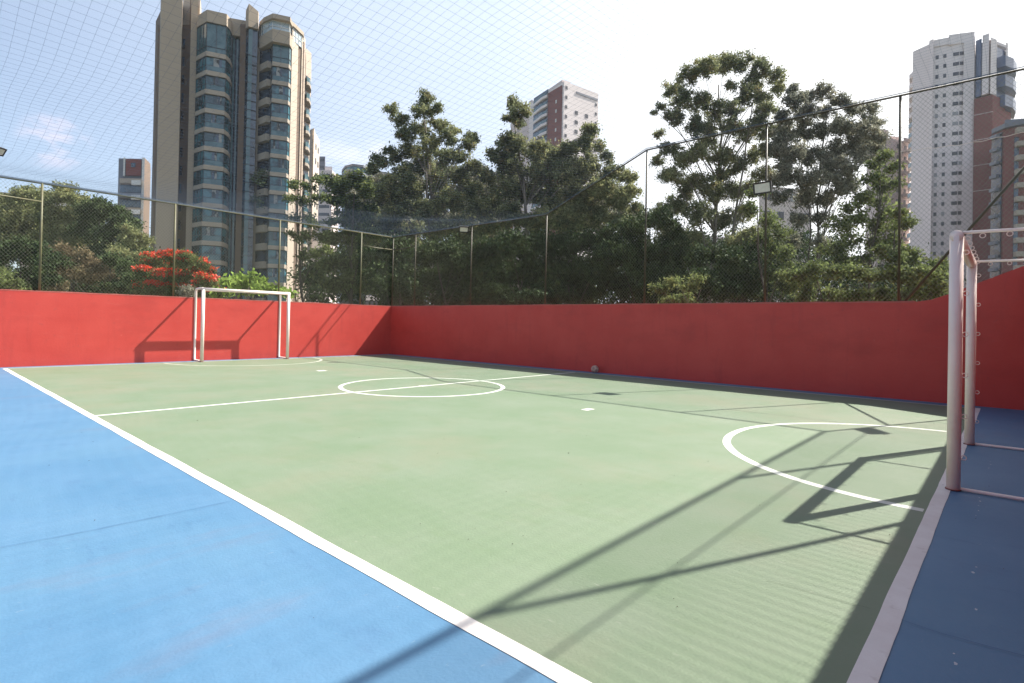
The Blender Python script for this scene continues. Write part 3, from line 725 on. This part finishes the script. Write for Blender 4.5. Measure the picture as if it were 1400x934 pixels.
M['frame_d'] = mat('frame_dark', (.035,.04,.05), .5)
def glassmat(name, c, rough=.06, c2=None):
    m_ = mat(name, c, rough, c2 or tuple(x*3.4 for x in c), .45, 2, spec=.7, thr=(.45,.56))  # lighter noise patches paint varied reflections into the glass colour
    m_.node_tree.nodes['Principled BSDF'].inputs['IOR'].default_value = 1.55
    return m_
M['glass'] = glassmat('window_glass', (.012,.040,.050))
M['glass_teal'] = glassmat('balcony_glass', (.03,.085,.098), .12, (.06,.125,.14))
M['glass_dk'] = glassmat('dark_glass', (.012,.020,.032), .1)
M['pane_dk'] = mat('pane_dark', (.035,.035,.045), .3, spec=.6)
M['pane_lt'] = mat('pane_shutter', (.28,.28,.29), .5)
M['interior'] = mat('curtain_mix', (.05,.055,.06), .9, (.26,.27,.27), 1.1, 2, thr=(.5,.56))

def pt(px, D): p = at(px, 150, D); return Vector((p.x, p.y))
def bpart(name, m_, parent, fn):
    mb = MB(); fn(mb); return rel(mb, BORG).build(name, m_, parent)
def facebox(mb, A, B, u0, u1, z0, z1, d0, d1, nrm):
    P_ = [A.lerp(B, u0), A.lerp(B, u1)]
    pts = [P_[0]+nrm*d0, P_[1]+nrm*d0, P_[1]+nrm*d1, P_[0]+nrm*d1]
    mb.prism([(q.x, q.y) for q in pts], z0, z1)
def outn(A, B):
    d = (B-A).normalized(); n_ = Vector((d.y, -d.x))
    return n_ if n_.dot(-(A+B)*.5) > 0 else -n_
def start(name, label, px, D, cat='building', group=None):
    global BORG
    b = g(px, D, GZ); BORG = b; return empty(name, b, label, cat, group)

# ---- tall beige tower, two glazed bays
T = start('apartment_tower', 'tall beige apartment tower with two glazed balcony bays, left of the picture', 300, 98, 'apartment tower')
zy = lambda y, px, D: zat(px, y, D)
FLH = 3.32   # storey height
def poly(*pd): return [tuple(pt(px, d)) for px, d in pd]
ztop_main = zy(24, 320, 100)
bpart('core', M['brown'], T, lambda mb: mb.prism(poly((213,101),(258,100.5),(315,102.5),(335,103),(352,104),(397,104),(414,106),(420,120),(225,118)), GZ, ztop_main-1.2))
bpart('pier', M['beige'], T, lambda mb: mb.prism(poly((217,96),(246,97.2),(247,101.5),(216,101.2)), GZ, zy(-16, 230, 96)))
bpart('pier', M['brown'], T, lambda mb: mb.prism(poly((210,104.5),(217,100.5),(219,108)), GZ, zy(11, 213, 100)))  # shaded left flank of the tower, its shade put into the brown
bpart('pier', M['beige'], T, lambda mb: mb.prism(poly((258.2,98.8),(267,99.2),(267,104),(257.6,103)), GZ, zy(-4, 262, 99)))
bpart('downpipe', M['brown'], T, lambda mb: mb.prism(poly((256.4,99.9),(257.6,99.9),(257.6,100.6),(256.4,100.6)), GZ, zy(-8, 262, 99)))
bpart('roof_tank', M['beige_lt'], T, lambda mb: mb.prism(poly((247,101.6),(270,101.6),(272,106),(247,106)), ztop_main-2, zy(-14, 255, 100)))
# storey heights from the photograph
yb = [73.5, 98, 123.5, 149, 174, 199.5, 224.5, 250, 276, 302, 328.5, 355, 381.5, 408]
A0 = zat(285, yb[0], 96.5)
lev = [A0-FLH*i for i in range(16)]
bayL = [(265.5,100.5),(267,98.3),(280,96.3),(307,97.6),(313,99.3),(317,102.2),(317,104),(266,104)]
bpart('roof_cap', M['beige'], T, lambda mb: mb.prism(poly(*bayL), zat(285, 30, 96.5), zat(285, 14, 96.5)))
bpart('roof_cap', M['beige'], T, lambda mb: mb.prism(poly((308,100.5),(333,101.5),(334,105),(308,105)), zat(320, 45, 100), zat(320, 22, 100)))
def inset(pd, k=.0, back=1.0):
    return [(px, d+k) for px, d in pd]
def glazing(name, pd, z0, z1, gm, nm, mull=3, rail=None, parent=T, cut=None):
    """glass skin along the front edges of a bay with mullions as a sub-part"""
    def f(mb):
        mb.prism(poly(*[(px, d+.35) for px, d in pd]), z0, z1)
    o = bpart(name, gm, parent, f)
    def fr(mb):
        front = [pt(px, d+.30) for px, d in pd[1:6]] if len(pd) > 6 else [pt(px, d+.30) for px, d in pd]
        for A, B in zip(front[:-1], front[1:]):
            L_ = (B-A).length; n_ = outn(A, B); k = max(1, round(L_/1.25))
            for i in range(k+1):
                u = i/k; facebox(mb, A, B, max(0, u-.035/L_*1.0), min(1, u+.035/L_), z0, z1, -.02, .05, n_)
            facebox(mb, A, B, 0, 1, z0+1.0, z0+1.07, -.02, .06, n_); facebox(mb, A, B, 0, 1, z1-.08, z1, -.02, .06, n_)
    mb = MB(); fr(mb); rel(mb, BORG).build(nm, M['frame_d'] if gm is not M['glass_lt'] else M['frame_w'], o)
    return o
M['glass_lt'] = glassmat('pale_sky_glass', (.30,.38,.44), .05, (.42,.5,.55))
def bay(pd, zs, first_top, slab_h=.78):
    for i, z in enumerate(zs):
        # slab / parapet band, front edge slightly proud
        bpart('parapet', M['slab'], T, lambda mb: mb.prism(poly(*[(px, d-.02) for px, d in pd]), z-slab_h*.5, z+slab_h*.5))
        zt = first_top if i == 0 else zs[i-1]-slab_h*.5
        glazing('window', pd, z+slab_h*.5, zt, M['glass'] if i > 0 else M['glass_teal'], 'mullions')
        # pulled curtain / open casement patches behind and a glass balustrade in front
        A, B = pt(*pd[2]), pt(*pd[3]); n_ = outn(A, B)
        if i > 0:
            def bal(mb):
                facebox(mb, A, B, .04, .96, z+slab_h*.5, z+slab_h*.5+.95, .02-.3, .08-.3, n_)
            bpart('balustrade', M['glass_teal'], T, bal)
            def cur(mb):
                u = random.uniform(.1, .6); facebox(mb, A, B, u, u+random.uniform(.12, .3), z+slab_h*.5+.9, zt-.1, -.29, -.24, n_)
            if i % 3 or random.random() < .6: bpart('curtain', M['interior'], T, cur)
            def op(mb):
                u = random.uniform(.3, .75); facebox(mb, A, B, u, u+.13, z+slab_h*.5+1.0, zt-.15, -.27, -.22, n_)
            bpart('open_sash', M['glass_dk'], T, op)
bay(bayL, lev, zat(285, 30, 96.5))
# dark glazed recess between the bays
bpart('glass_strip', M['glass_dk'], T, lambda mb: mb.prism(poly((315,102),(327,102.3),(327,103.5),(315,103)), GZ, zat(320, 40, 100)))
bpart('glass_strip', M['glass_teal'], T, lambda mb: mb.prism(poly((316.5,101.6),(319,101.7),(319,102.3),(316.5,102.2)), GZ, zat(320, 42, 101)))
bpart('glass_strip', M['glass_teal'], T, lambda mb: mb.prism(poly((321.5,101.8),(324,101.9),(324,102.4),(321.5,102.3)), GZ, zat(320, 42, 101)))
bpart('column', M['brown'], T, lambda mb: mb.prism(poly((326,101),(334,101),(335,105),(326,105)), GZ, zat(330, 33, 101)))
def spire(mb):
    pts = poly((333,100.2),(337,99.5),(350,100.4),(351,105),(333,105))
    zt = [zat(333, 17, 100), zat(336, 7, 100), zat(350, 14, 100), zat(350, 14, 104), zat(336, 10, 104)]
    A = sum(pts[i][0]*pts[(i+1)%5][1]-pts[(i+1)%5][0]*pts[i][1] for i in range(5))
    z0 = zat(340, 38, 100)
    if A < 0: pts = pts[::-1]; zt = zt[::-1]
    n = 5; mb.add([(p_[0], p_[1], z0) for p_ in pts]+[(p_[0], p_[1], zt[i]) for i, p_ in enumerate(pts)], [tuple(range(n))[::-1], tuple(range(n, 2*n))]+[(i, (i+1)%n, n+(i+1)%n, n+i) for i in range(n)])
bpart('spire', M['beige'], T, spire)
o = bpart('curtain_wall', M['glass_dk'], T, lambda mb: mb.prism(poly((334,100.8),(338,100.2),(350,101),(351,105),(334,105)), GZ, zat(340, 38, 100)))
bpart('glass_strip', M['glass_teal'], T, lambda mb: mb.prism(poly((337.5,100.0),(343,100.3),(343,101),(337.5,101)), GZ, zat(340, 39, 100)))
for z in lev+[l+FLH/2 for l in lev]:
    bpart('glass_joint', M['frame_d'], T, lambda mb: mb.prism(poly((334,100.7),(338,99.9),(350,100.9),(350,101.2),(334,101.1)), z-.05, z+.05))
# right bay
levR = [zat(380, 86, 99)-FLH*i for i in range(15)]
bayR = [(369,103.5),(369.5,100.2),(371,99.2),(393.5,100.2),(396.5,101.2),(397,103),(397,105),(369,105)]
bay(bayR, levR, zat(380, 57, 99), .72)
bpart('roof_band', M['beige'], T, lambda mb: mb.prism(poly((351,103.5),(352,101.6),(370,98.6),(394,99.7),(397.5,101.6),(398,105.5),(351,105.5)), zat(380, 58, 99), zat(380, 41, 99)))
ph = [(352,103.5),(352.5,102),(358,100.4),(370,99.2),(393,100.3),(396,102),(397,105),(352,105)]
glazing('penthouse_window', ph, zat(380, 41, 99), zat(380, 26, 99), M['glass_lt'], 'mullions')
bpart('roof_cap', M['beige'], T, lambda mb: mb.prism(poly((351,103.5),(352,101.6),(358,100),(370,98.6),(394,99.7),(397.5,101.6),(398,105.5),(351,105.5)), zat(380, 26, 99), zat(380, 20, 99)))
# shaded side balconies of the right bay
for i, z in enumerate(levR):
    bpart('side_balcony', M['slab'], T, lambda mb: mb.prism(poly((352,103.2),(352.5,101.9),(364,100.0),(369.2,100.4),(369.2,103.3)), z-.35, z+.85))
bpart('side_recess', M['glass_dk'], T, lambda mb: mb.prism(poly((352,103.8),(353,102.8),(369,101.2),(369,104.5),(353,104.8)), GZ, zat(360, 57, 100)))
bpart('column', M['beige'], T, lambda mb: mb.prism(poly((350.2,101.8),(353.2,101.6),(353.4,105),(350.2,105)), GZ, zat(352, 57, 100)))
# right side piers, the beige ones with sunlight put into a lighter colour
bpart('pier', M['beige_lt'], T, lambda mb: mb.prism(poly((397.3,101.9),(406,104.2),(406,108),(397.3,106)), GZ, zat(400, 40, 102)))
bpart('pier', M['brown'], T, lambda mb: mb.prism(poly((406,104.6),(411,105.4),(411,109),(406,108.4)), GZ, zat(408, 44, 104)))
bpart('pier', M['beige_lt'], T, lambda mb: mb.prism(poly((411,105.2),(415.5,107.5),(415.5,112),(411,111)), GZ, zat(413, 45, 105)))
glazing('penthouse_window', [(397.5,101.7),(402,102.7),(410,104.6),(413.5,106)], zat(405, 58, 103), zat(405, 42, 103), M['glass_lt'], 'mullions')
bpart('roof_cap', M['beige'], T, lambda mb: mb.prism(poly((397,101.4),(402,102.4),(413,105.2),(414.5,109),(397,108)), zat(405, 41, 103), zat(405, 36, 103)))
bpart('rear_wing', M['beige_lt'], T, lambda mb: mb.prism(poly((415,112),(424,114.5),(424.5,125),(415,124)), GZ, zat(420, 68, 113)))
for i in range(13):
    z = zat(420, 118, 112)-3.25*i
    bpart('balcony', M['slab'], T, lambda mb: mb.prism(poly((415.6,110.6),(419,110),(422.5,110.6),(424.8,112.6),(424.8,114.4),(415.6,112.4)), z-.45, z+.15))
    bpart('balcony_rail', M['glass_teal'], T, lambda mb: mb.prism(poly((415.7,110.8),(419,110.2),(422.4,110.8),(424.5,112.7),(424.4,113.1),(422,111.3),(419,110.8),(415.7,111.3)), z+.15, z+1.15))
    bpart('balcony_opening', M['glass_dk'], T, lambda mb: mb.prism(poly((416,112.2),(423.6,113.9),(423.4,114.6),(416,113.2)), z+.15, z+2.4))
# small windows in the recess left of the bay
A, B = pt(246.5, 100.6), pt(258, 100.4); n_ = outn(A, B)
for i in range(16):
    z = lev[0]+3.4-FLH*i
    bpart('small_window', M['brown'], T, lambda mb: facebox(mb, A, B, .12, .48, z-.7, z+1.2, .0, .12, n_))
    bpart('small_window', M['glass_dk'], T, lambda mb: facebox(mb, A, B, .17, .43, z-.6, z+1.1, .10, .15, n_))
# plants growing on one balcony
mb_c = [tuple(pt(px, 99.5)-Vector((BORG.x, BORG.y)))+(zat(px, py, 99.5)-BORG.z,) for px, py in ((356,240),(362,236),(352,246),(360,250),(354,272),(358,277))]
leaf_mesh('balcony_plants', M['leaf_dark'], T, mb_c, [(1.0,1.0,.8)]*6, [160]*6, .4)

# ---- generic far buildings
def block(label, name, pd, ytop, pxref, Dref, m_, cat='building', group=None, base=GZ):
    b = start(name, label, pd[0][0], pd[0][1], cat, group)
    bpart('wall', m_, b, lambda mb: mb.prism(poly(*pd), base, zat(pxref, ytop, Dref)))
    return b
def windows(b, A, B, us, z0, dz, n, w, h, m_, name='window', zoff=0, sill=None, dep=.12):
    A = pt(*A); B = pt(*B); n_ = outn(A, B); L_ = (B-A).length
    for i in range(n):
        for u in us:
            z = z0-dz*i
            bpart(name, M['pane_lt'] if (m_ is M['pane_dk'] and random.random() < .15) else m_, b, lambda mb: facebox(mb, A, B, u-w/2/L_, u+w/2/L_, z-h/2, z+h/2, -.02, dep, n_))
G2 = 'towers standing beyond the trees'
# low brick and concrete block left of the tower
b = block('lower brick and grey block between the hill trees and the beige tower', 'apartment_building', [(164,160),(199,160),(207,166),(208,180),(166,180)], 217, 185, 160, M['grey_b'], 'apartment building')
bpart('brick_top', M['brick_b'], b, lambda mb: mb.prism(poly((174,159),(195,159),(195,161),(174,161)), zat(185, 240, 159), zat(185, 218, 159)))
bpart('fin', M['frame_w'], b, lambda mb: mb.prism(poly((196,158.4),(199.5,158.4),(199.5,160.5),(196,160.5)), GZ, zat(197, 215, 158)))
bpart('fin', M['frame_w'], b, lambda mb: mb.prism(poly((170.5,159.2),(173,159.2),(173,160.5),(170.5,160.5)), zat(171, 240, 159), zat(171, 215, 159)))
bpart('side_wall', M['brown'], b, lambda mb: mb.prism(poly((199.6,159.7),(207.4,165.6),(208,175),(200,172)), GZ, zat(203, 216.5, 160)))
bpart('window', M['glass_dk'], b, lambda mb: mb.prism(poly((181,158.7),(187,158.7),(187,159.2),(181,159.2)), zat(185, 229, 159), zat(185, 223, 159)))
for i in range(7):
    y = 246+i*20
    bpart('balcony', M['grey_b'] if i % 2 else M['slab'], b, lambda mb: mb.prism(poly((166,157),(196,157),(196,160.5),(166,160.5)), zat(180, y+4, 157), zat(180, y-2, 157)))
    bpart('balcony_opening', M['glass_dk'], b, lambda mb: mb.prism(poly((167,159.4),(195.5,159.4),(195.5,160.5),(167,160.5)), zat(180, y+17, 159.4), zat(180, y+5, 159.4)))
    bpart('balcony_end', M['frame_w'], b, lambda mb: mb.prism(poly((182,156.6),(195,156.6),(195,157.2),(182,157.2)), zat(188, y+7, 157), zat(188, y+1, 157)))
# cream tower behind the beige one
b = block('narrow cream tower directly behind the beige one, its side glowing in the sun', 'apartment_tower', [(424,128),(430,124),(438,131),(438,150),(424,150)], 183, 430, 126, M['cream_b'], 'apartment tower', G2)
bpart('roof_tank', M['cream_b'], b, lambda mb: mb.prism(poly((424,127),(430,125.5),(432,130),(424,132)), zat(430, 184, 126), zat(430, 176, 126)))
windows(b, (430,124), (438,131), (.35,.75), zat(433, 200, 126), 3.3, 16, .9, 1.2, M['pane_dk'])
b = block('small grey tower peeping out beside the cream one', 'apartment_tower', [(438,260),(446,260),(447,275),(438,275)], 214, 442, 260, M['grey_b'], 'apartment tower', G2)
windows(b, (438,260), (446,260), (.3,.7), zat(442, 219, 260), 3.3, 9, 1.0, 1.3, M['pane_dk'])
b = block('low pale block with a stepped top beside the grey tower', 'apartment_building', [(438,240),(456,240),(466,252),(466,270),(438,270)], 233, 450, 240, M['pink_b'], 'apartment building', G2)
bpart('roof_tank', M['white_b'], b, lambda mb: mb.prism(poly((446,242),(456,242),(456,250),(446,250)), zat(450, 233.5, 240), zat(450, 226, 240)))
windows(b, (438,240), (456,240), (.2,.45,.7), zat(450, 240, 240), 3.4, 9, 1.6, 1.3, M['pane_dk'])
# rounded dark blue building
rb = [(470,152),(474,148),(484,146),(498,147),(506,150),(508,160),(470,162)]
b = block('rounded slate grey building with white bands showing left of the central eucalyptus', 'office_building', rb, 226, 488, 147, M['grey_b'], 'office building')
for i in range(8):
    z = zat(488, 234+i*13, 147)
    bpart('window_band', M['glass'], b, lambda mb: mb.prism(poly(*[(px, d-.12) for px, d in rb]), z-.2, z+1.2))
    if i % 2: bpart('sunshade', M['frame_w'], b, lambda mb: mb.prism(poly((482,145.2),(500,146.2),(500,147),(482,146.4)), z-.9, z-.55))
bpart('roof_slab', M['grey_b'], b, lambda mb: mb.prism(poly(*[(px+(488-px)*-.05, d-.3) for px, d in rb]), zat(488, 229, 147), zat(488, 226, 147)))
# pale building between the trunks
b = block('pale block glimpsed between the olive tree and the central eucalyptus', 'apartment_building', [(505,130),(552,134),(552,150),(505,150)], 232, 520, 130, M['grey_b'], 'apartment building')
for i in range(12):
    z = zat(520, 246, 130)-3.1*i
    bpart('balcony', M['white_b'], b, lambda mb: mb.prism(poly((506,128.4),(551,132.4),(551,134.2),(506,130.2)), z-.6, z+.5))
b = block('white low block half hidden behind the leafy olive tree', 'apartment_building', [(430,118),(452,118),(453,130),(430,130)], 330, 440, 118, M['white_b'], 'apartment building')
windows(b, (430,118), (452,118), (.3,.7), zat(440, 345, 118), 3.2, 5, 1.0, 1.2, M['pane_dk'])
# brick building behind the trees
b = block('red brick block with pale balconies half hidden by the central trees', 'apartment_building', [(630,105),(650,104),(704,108),(704,125),(630,125)], 240, 660, 105, M['brick_b'], 'apartment building')
for i in range(9):
    z = zat(640, 262, 103)-3.0*i
    bpart('balcony', M['slab'], b, lambda mb: mb.prism(poly((628,102.5),(645,101.5),(646,104.5),(628,105)), z-.5, z+.6))
windows(b, (650,104), (704,108), (.15,.35,.6,.8), zat(670, 252, 105), 3.0, 9, 1.3, 1.2, M['pane_dk'])
# white and brick tower in the middle
Wt = [(724,215),(750,203),(770.5,195),(818,205),(818,228),(760,232),(726,226)]
b = block('white and brick tower with curved glass balconies rising over the olive green eucalyptus', 'apartment_tower', Wt, 111, 770, 195, M['white_b'], 'apartment tower', G2)
bpart('brick_panel', M['brick_b'], b, lambda mb: facebox(mb, pt(750,203), pt(768.6,195.8), 0, 1, GZ, zat(765, 117, 196), .02, .35, outn(pt(750,203), pt(768.6,195.8))))
bpart('roof_house', M['pink_b'], b, lambda mb: mb.prism(poly((736,214),(768,199),(779,201),(770,222),(738,222)), zat(770, 113, 196), zat(770, 104, 196)))
bpart('side_wing', M['pink_b'], b, lambda mb: mb.prism(poly((699,232),(724,219),(727,232),(702,240)), GZ, zat(720, 150, 220)))
bpart('pier', M['pink_b'], b, lambda mb: mb.prism(poly((722.5,215.8),(728,213.4),(728.6,216),(723,218)), GZ, zat(724, 138, 215)))
for i in range(16):
    z = zat(740, 137, 207)-3.35*i
    bpart('balcony', M['white_b'], b, lambda mb: mb.prism(poly((729,212.2),(740,205.2),(747.5,202.6),(749.5,204.2),(730,213.4)), z-.6, z+.35))
    bpart('balcony_rail', M['glass_teal'], b, lambda mb: mb.prism(poly((729.2,212.3),(740,205.5),(747.3,202.9),(748.6,204.3),(730,213.2)), z+.35, z+1.35))
    bpart('balcony_opening', M['glass_dk'], b, lambda mb: facebox(mb, pt(729.5,212.4), pt(749.5,203.2), .02, .98, z+1.3, z+2.7, -.05, .12, outn(pt(729.5,212.4), pt(749.5,203.2))))
A_, B_ = (770.5,195), (818,205)
windows(b, A_, B_, (.07,), zat(774, 120.5, 196), 3.42, 12, .9, 1.1, M['pane_dk'], 'bathroom_window')
windows(b, A_, B_, (.36,.655), zat(790, 155, 199), 3.42, 10, 1.35, 1.3, M['pane_dk'])
windows(b, A_, B_, (.93,), zat(815, 143, 204), 3.42, 8, .8, 1.0, M['pane_dk'], 'bathroom_window')
A2, B2 = pt(*A_), pt(*B_); n2 = outn(A2, B2)
bpart('name_sign', M['grey_b'], b, lambda mb: facebox(mb, A2, B2, .34, .97, zat(800, 131, 200), zat(800, 128, 200), .02, .2, n2))
for k, (u, v) in enumerate(((.2,.0),(.5,0),(.8,0))):
    pass
# wine-red windows in the brick panel
windows(b, (750,203), (768.6,195.8), (.62,), zat(762, 140, 199), 3.42, 10, .7, 1.2, M['frame_w'], 'window', dep=.45)
# pale pink tower
Pk = [(1186,150),(1200,147),(1245,152),(1248,170),(1190,168)]
b = block('pale pink tower with a square roof house left of the white high rise', 'apartment_tower', Pk, 191, 1220, 150, M['pink_b'], 'apartment tower', G2)
bpart('roof_house', M['pink_b'], b, lambda mb: mb.prism(poly((1200,149),(1215,150),(1215,158),(1200,158)), zat(1208, 192, 150), zat(1208, 178, 150)))
bpart('roof_house', M['pink_b'], b, lambda mb: mb.prism(poly((1216,152),(1230,153),(1230,158),(1216,158)), zat(1222, 191.5, 151), zat(1222, 184, 151)))
windows(b, (1200,147), (1245,152), (.2,.62,.85), zat(1220, 200, 150), 3.0, 17, .8, 1.1, M['pane_dk'])
for i in range(18):
    z = zat(1238, 190, 149)-3.0*i
    bpart('balcony', M['pink_b'], b, lambda mb: mb.prism(poly((1236,149),(1245,150),(1245,152.3),(1236,151.2)), z-.5, z+.4))
b = block('pinkish house wall seen through the leaves by the tall floodlight post', 'apartment_building', [(1040,90),(1112,92),(1112,110),(1040,110)], 255, 1075, 90, M['pink_b'], 'apartment building')
windows(b, (1040,90), (1112,92), (.15,.4,.65,.9), zat(1075, 268, 90), 3.1, 6, 1.2, 1.3, M['pane_dk'])
b = block('pale house block behind the trunks of the domed eucalyptus', 'apartment_building', [(900,120),(965,118),(1035,122),(1035,140),(900,140)], 322, 960, 118, M['white_b'], 'apartment building')
windows(b, (965,118), (1035,122), (.15,.4,.65,.9), zat(1000, 336, 120), 3.1, 4, 1.4, 1.3, M['pane_dk'])
# white high rise
Hr = [(1247,131),(1272,127),(1310,124.5),(1332,123.8),(1334,150),(1250,150)]
b = block('white high rise with small paired windows on the right', 'apartment_tower', Hr, 62, 1260, 128, M['white_b'], 'apartment tower', G2)
bpart('parapet', M['white_b'], b, lambda mb: mb.prism(poly((1273,126.7),(1310,124.3),(1318,124.1),(1330,140),(1280,140)), zat(1300, 60, 125), zat(1300, 50.5, 125)))
bpart('parapet', M['white_b'], b, lambda mb: mb.prism(poly((1296,125),(1331,123.4),(1331,130),(1297,131)), zat(1312, 60, 124.5), zat(1312, 46.5, 124.5)))
bpart('pier', M['white_b'], b, lambda mb: mb.prism(poly((1269,127.1),(1275,126.1),(1276,128),(1270,129)), GZ, zat(1272, 56, 127)))
bpart('pier', M['white_b'], b, lambda mb: mb.prism(poly((1316.5,124.0),(1331.5,123.2),(1331.5,125),(1317,125.5)), GZ, zat(1325, 58, 124)))
for i in range(18):
    z = zat(1244, 107, 134)-2.42*i
    bpart('side_balcony', M['glass_teal'] if i > 4 else M['white_b'], b, lambda mb: mb.prism(poly((1242.5,134),(1247.5,132),(1248,136),(1243,137)), z-.35, z+.75))
WA, WB = (1275,126.4), (1330,123.4)
zt = zat(1300, 74, 124.8); dz = 2.26
wa, wb = pt(1272,127), pt(1310,124.5); nn1 = outn(wa, wb); wc, wd = pt(1310,124.5), pt(1332,123.8); nn2 = outn(wc, wd)
for i in range(25):
    z = zt-dz*i
    for (A_, B_, n_, u, w, h) in ((wa, wb, nn1, .22, .55, .85), (wa, wb, nn1, .50, .55, .85), (wa, wb, nn1, .90, 1.05, .8), (wc, wd, nn2, .22, 1.0, .8)):
        L_ = (B_-A_).length
        bpart('window', M['pane_dk'] if random.random() < .8 else M['pane_lt'], b, lambda mb: facebox(mb, A_, B_, u-w/2/L_, u+w/2/L_, z-h/2, z+h/2, -.02, .08, n_))
# blue panels and red flank of its right hand wing
b = start('apartment_tower', 'brick and blue panelled wing rising beside the white high rise', 1345, 122, 'apartment tower', G2)
bpart('wall', M['white_b'], b, lambda mb: mb.prism(poly((1332.5,124),(1352,121.5),(1362,122.5),(1364,140),(1333,140)), zat(1345, 130, 122), zat(1345, 56, 122)))
bpart('wall', M['brick_b'], b, lambda mb: mb.prism(poly((1331.8,122.8),(1357,120.4),(1374,123),(1376,140),(1333,140)), GZ, zat(1345, 131, 121)))
bpart('stair_wall', M['brick_b'], b, lambda mb: mb.prism(poly((1357,121),(1382,124),(1383,138),(1358,138)), GZ, zat(1370, 149, 122)))
bpart('glass_strip', M['blueglass'], b, lambda mb: mb.prism(poly((1333,123.3),(1341,122.2),(1341,123.2),(1333,124.4)), zat(1337, 133, 123), zat(1337, 55, 123)))
bpart('pier', M['white_b'], b, lambda mb: mb.prism(poly((1342,121.6),(1351,120.6),(1351,124),(1342,124.5)), zat(1347, 131, 122), zat(1347, 50, 122)))
bpart('pier', M['white_b'], b, lambda mb: mb.prism(poly((1353.5,120.8),(1361.5,121.8),(1361.5,125),(1353.5,125)), zat(1357, 131, 122), zat(1357, 55, 122)))
bpart('glass_core', M['blueglass'], b, lambda mb: mb.prism(poly((1361.5,123),(1374,125),(1375,136),(1361.5,136)), zat(1367, 150, 123), zat(1367, 64, 123)))
for z0_, z1_ in ((78,92),(104,119),(131,146)):
    bpart('balcony', M['blueglass'], b, lambda mb: mb.prism(poly((1361.6,122.5),(1374,121.2),(1385,122.6),(1389,125),(1386,129),(1362,128)), zat(1375, z1_, 122), zat(1375, z0_, 122)))
bpart('roof_beam', M['white_b'], b, lambda mb: mb.prism(poly((1355,122),(1376,124.5),(1376,126),(1355,124)), zat(1365, 61, 123), zat(1365, 57.5, 123)))
bpart('roof_post', M['white_b'], b, lambda mb: mb.prism(poly((1374,124.4),(1377,124.8),(1377,126),(1374,126)), zat(1375, 80, 124), zat(1375, 57, 124)))
for y in (155, 190, 225, 260):
    bpart('floor_band', M['pink_b'], b, lambda mb: mb.prism(poly((1331.6,122.6),(1357,120.2),(1358,120.5),(1332,123)), zat(1345, y+.7, 121.5), zat(1345, y, 121.5)))
# brick tower at the right edge
b = block('brown brick tower with stacked dark balconies at the right edge', 'apartment_tower', [(1357,108),(1374,105),(1400,103),(1440,106),(1440,130),(1358,130)], 170, 1380, 104, M['brick_b'], 'apartment tower', G2)
bpart('roof_slab', M['grey_b'], b, lambda mb: mb.prism(poly((1356,107.6),(1374,104.2),(1402,102),(1440,105.4),(1440,110),(1357,112)), zat(1375, 174, 104), zat(1375, 168, 104)))
bpart('roof_slab', M['grey_b'], b, lambda mb: mb.prism(poly((1374,105),(1440,103),(1440,118),(1376,120)), zat(1390, 168, 103.5), zat(1390, 160, 103.5)))
A_, B_ = pt(1357.4,107.8), pt(1373.4,105); n_ = outn(A_, B_)
bpart('glazed_strip', M['glass_dk'], b, lambda mb: facebox(mb, A_, B_, .02, .86, GZ, zat(1365, 182, 106), .02, .2, n_))
A3, B3 = pt(1387,103.9), pt(1410,103); n3 = outn(A3, B3)
bpart('glazed_strip', M['glass_dk'], b, lambda mb: facebox(mb, A3, B3, .0, 1, GZ, zat(1395, 186, 103), .02, .2, n3))
for i in range(18):
    z = zat(1365, 186+i*18.3, 106)
    bpart('balcony', M['grey_b'], b, lambda mb: facebox(mb, A_, B_, .12, .72, z-.25, z+.35, .2, .8, n_))
    bpart('balcony', M['slab'], b, lambda mb: facebox(mb, A3, B3, .0, 1, z-.35, z+.55, .2, 1.3, n3))
# houses among the hill trees
for k, (px, y, w, D, lab, mm) in enumerate(((8,262,22,150,'small cream house between tree tops at the far left of the hill','cream_b'), (42,257,16,160,'pinkish house roof showing over the hill trees beside the first fence post','pink_b'),
      (88,264,26,150,'white house peeping out between two tree tops on the hill','white_b'), (104,276,14,140,'little white gable low among the hill trees','white_b'))):
    b = start('house', lab, px, D, 'house', 'houses among the hill trees')
    bpart('wall', M[mm], b, lambda mb: mb.prism(poly((px-w/2,D),(px+w/2,D+1),(px+w/2,D+9),(px-w/2,D+8)), GZ, zat(px, y+3, D)))
    bpart('roof', M['slab'], b, lambda mb: mb.prism(poly((px-w/2-1,D-.5),(px+w/2+1,D+.5),(px+w/2+1,D+9.5),(px-w/2-1,D+8.5)), zat(px, y+3, D), zat(px, y+1, D)))
    windows(b, (px-w/2,D), (px+w/2,D+1), (.25,.7), zat(px, y+9, D), 3.2, 2, 1.2, 1.2, M['pane_dk'])


# ------------------------------------------------------------------ air
hz = bpy.data.materials.new('haze_air'); hz.use_nodes = True; ht = hz.node_tree; ht.nodes.clear()
ho = ht.nodes.new('ShaderNodeOutputMaterial'); hv = ht.nodes.new('ShaderNodeVolumePrincipled')
hv.inputs['Color'].default_value = (.80, .86, .95, 1); hv.inputs['Density'].default_value = .00022; hv.inputs['Anisotropy'].default_value = .3
ht.links.new(hv.outputs[0], ho.inputs['Volume'])
mb = MB(); mb.box((-4005, -4005, GZ-1), (4005, 4005, 75)); tag(mb.build('haze', hz), kind='stuff')
